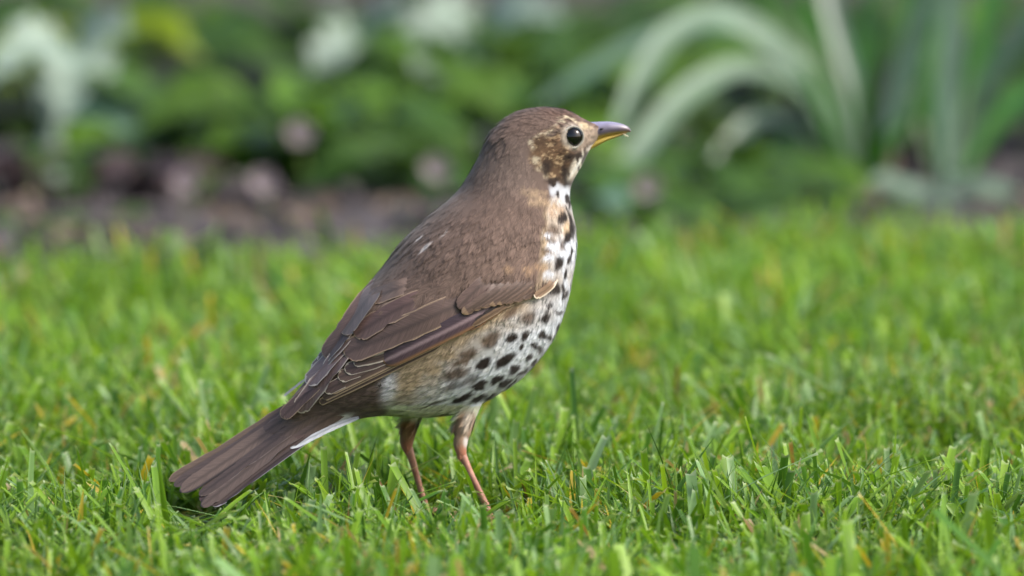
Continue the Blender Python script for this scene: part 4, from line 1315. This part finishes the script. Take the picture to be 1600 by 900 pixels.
# ---- pale flowers on short stalks
for i, (x, y, rw, lab) in enumerate([(290, 282, 318, 'pale pink flower low over the soil near the purple plant'), (412, 282, 320, 'whitish pink flower beside the dark gap in the soil'), (470, 205, 285, 'pale flower held among bright green leaves'), (682, 262, 305, "pale pink flower just behind the bird's upper back"), (1012, 290, 318, 'pale flower under the arching strap leaves'), (340, 150, 262, 'dusty pink flower at the foot of the dark hollow')]):
    g = soil_row(x, rw); c = at(x, y, g[1])
    fl = tag(empty('pale_flower', g), lab, 'flower')
    v, fs = tube(catmull([g, (g + c) / 2 + np.array([0.002, 0, 0]), c], 6), np.full(6, 0.0009), 5)
    link('stem', np_mesh('stem', v, fs), M_STEM, fl)
    for q in range(6):
        a_ = q * math.pi / 3 + i
        d = np.array([math.cos(a_), -0.45, math.sin(a_) * 0.9]); t = np.linspace(0, 1, 6)
        pts = c + np.outer(t * 0.0085, d)
        V, F = blade_mesh('petal', pts, 0.0042 * np.sin(np.pi * np.clip(t * 0.8 + 0.12, 0, 1)), nrm_hint=(0, -1, 0.2), seed=q, ripple=0.05)
        link('petal', np_mesh('petal', V, [F]), M_PETAL, fl)

# ---- dry leaves and clods on the bare soil
for i in range(26):
    x = [140, 60, 400, 345, 10, 470, 215, 520, 600, 265, 1560, 1380, 1250, 760][i % 14] + random.uniform(-35, 35)
    rw = [368, 345, 348, 330, 312, 335, 352, 322, 318, 372, 318, 316, 318, 322][i % 14] + random.uniform(-9, 9)
    g = soil_row(x, rw)
    a_ = random.uniform(0, 6.28); ln = random.uniform(0.012, 0.026)
    t = np.linspace(0, 1, 8)
    d = np.array([math.cos(a_), math.sin(a_), 0])
    pts = g + np.outer((t - 0.5) * ln, d) + np.outer(0.008 + 0.006 * np.sin(np.pi * t) + 0.005 * t * random.uniform(-1, 1), [0, 0, 1])
    V, F = blade_mesh('fallen_leaf', pts, ln * 0.28 * np.sin(np.pi * np.clip(t * 0.9 + 0.06, 0, 1)), seed=i, ripple=0.2, fold=0.3)
    tag(link('fallen_leaf', np_mesh('fallen_leaf', V, [F]), M_DRY), 'dry curled brown leaf lying on the bare soil', 'leaf', 'fallen leaves on the soil')
r = np.random.default_rng(77)
CV, CF, o_ = [], [], 0
for i in range(1500):
    x = r.uniform(-1.2, 1.2); y = lawn_edge(x) + 0.01 + r.uniform(0, 1) ** 1.6 * 1.6
    sz = r.uniform(0.003, 0.009)
    v, fs = ellipsoid(np.array([x, y, -0.004]), [np.array([sz, 0, 0]), np.array([0, sz * r.uniform(0.7, 1.2), 0]), np.array([0, 0, sz * r.uniform(0.5, 0.9)])], 7, 5)
    v = v + r.normal(0, sz * 0.12, v.shape)
    CV.append(v); CF.append([f + o_ for f in fs]); o_ += len(v)
cl = link('soil_clods', np_mesh('soil_clods', np.concatenate(CV), [np.concatenate([f[0] for f in CF]), np.concatenate([f[1] for f in CF])]), soil_mat)
tag(cl, 'loose crumbs and clods of grey brown soil along the bed', 'soil', kind='stuff')

# ---- unseen evergreen shrubs added to block light and horizon behind the bed
for i, (x, y, rad, h, lab) in enumerate([(-1.7, 4.6, 0.6, 1.2, 'rounded unseen evergreen shrub added for shade behind the lime green plant'), (-0.55, 4.9, 0.65, 1.4, 'tall unseen evergreen shrub added for shade behind the dark hollow of the bed'), (0.5, 4.8, 0.6, 1.25, 'unseen evergreen shrub added for shade behind the arching strap leaves'), (1.6, 4.9, 0.65, 1.35, 'unseen evergreen shrub added for shade behind the upright strap clump')]):
    sh = tag(empty('added_shade_shrub', (x, y, -0.012)), lab, 'shrub')
    rr_ = np.random.default_rng(200 + i)
    TV, TF, o_ = [], [], 0
    for q in range(6):
        a_ = q * 1.05; d = np.array([math.cos(a_), math.sin(a_), 0])
        v, fs = tube(catmull([(x, y, -0.05), np.array([x, y, h * 0.35]) + d * rad * 0.25, np.array([x, y, h * 0.8]) + d * rad * 0.6], 8), np.linspace(0.018, 0.004, 8), 7)
        TV.append(v); TF += [f + o_ for f in fs]; o_ += len(v)
    link('trunk', np_mesh('trunk', np.concatenate(TV), TF), M_BARK, sh)
    n = 5000
    u = rr_.normal(0, 1, (n, 3)); u /= np.linalg.norm(u, axis=1)[:, None]
    c = np.array([x, y, h * 0.55]) + u * np.array([rad, rad * 0.8, h * 0.5]) * (rr_.uniform(0.3, 1, n) ** 0.4)[:, None] * (0.85 + 0.3 * vnoise(u[:, 0] * 3 + i, u[:, 2] * 3 + 5))[:, None]
    d1 = rr_.normal(0, 1, (n, 3)); d1 /= np.linalg.norm(d1, axis=1)[:, None]
    d2 = np.cross(d1, u); d2 /= np.linalg.norm(d2, axis=1)[:, None]
    ln = rr_.uniform(0.025, 0.05, n)[:, None]
    V = np.stack([c, c + d1 * ln * 0.5 + d2 * ln * 0.24, c + d1 * ln, c + d1 * ln * 0.5 - d2 * ln * 0.24], 1).reshape(-1, 3)
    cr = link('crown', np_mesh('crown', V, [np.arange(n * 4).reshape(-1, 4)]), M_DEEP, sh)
    cr['kind'] = 'stuff'
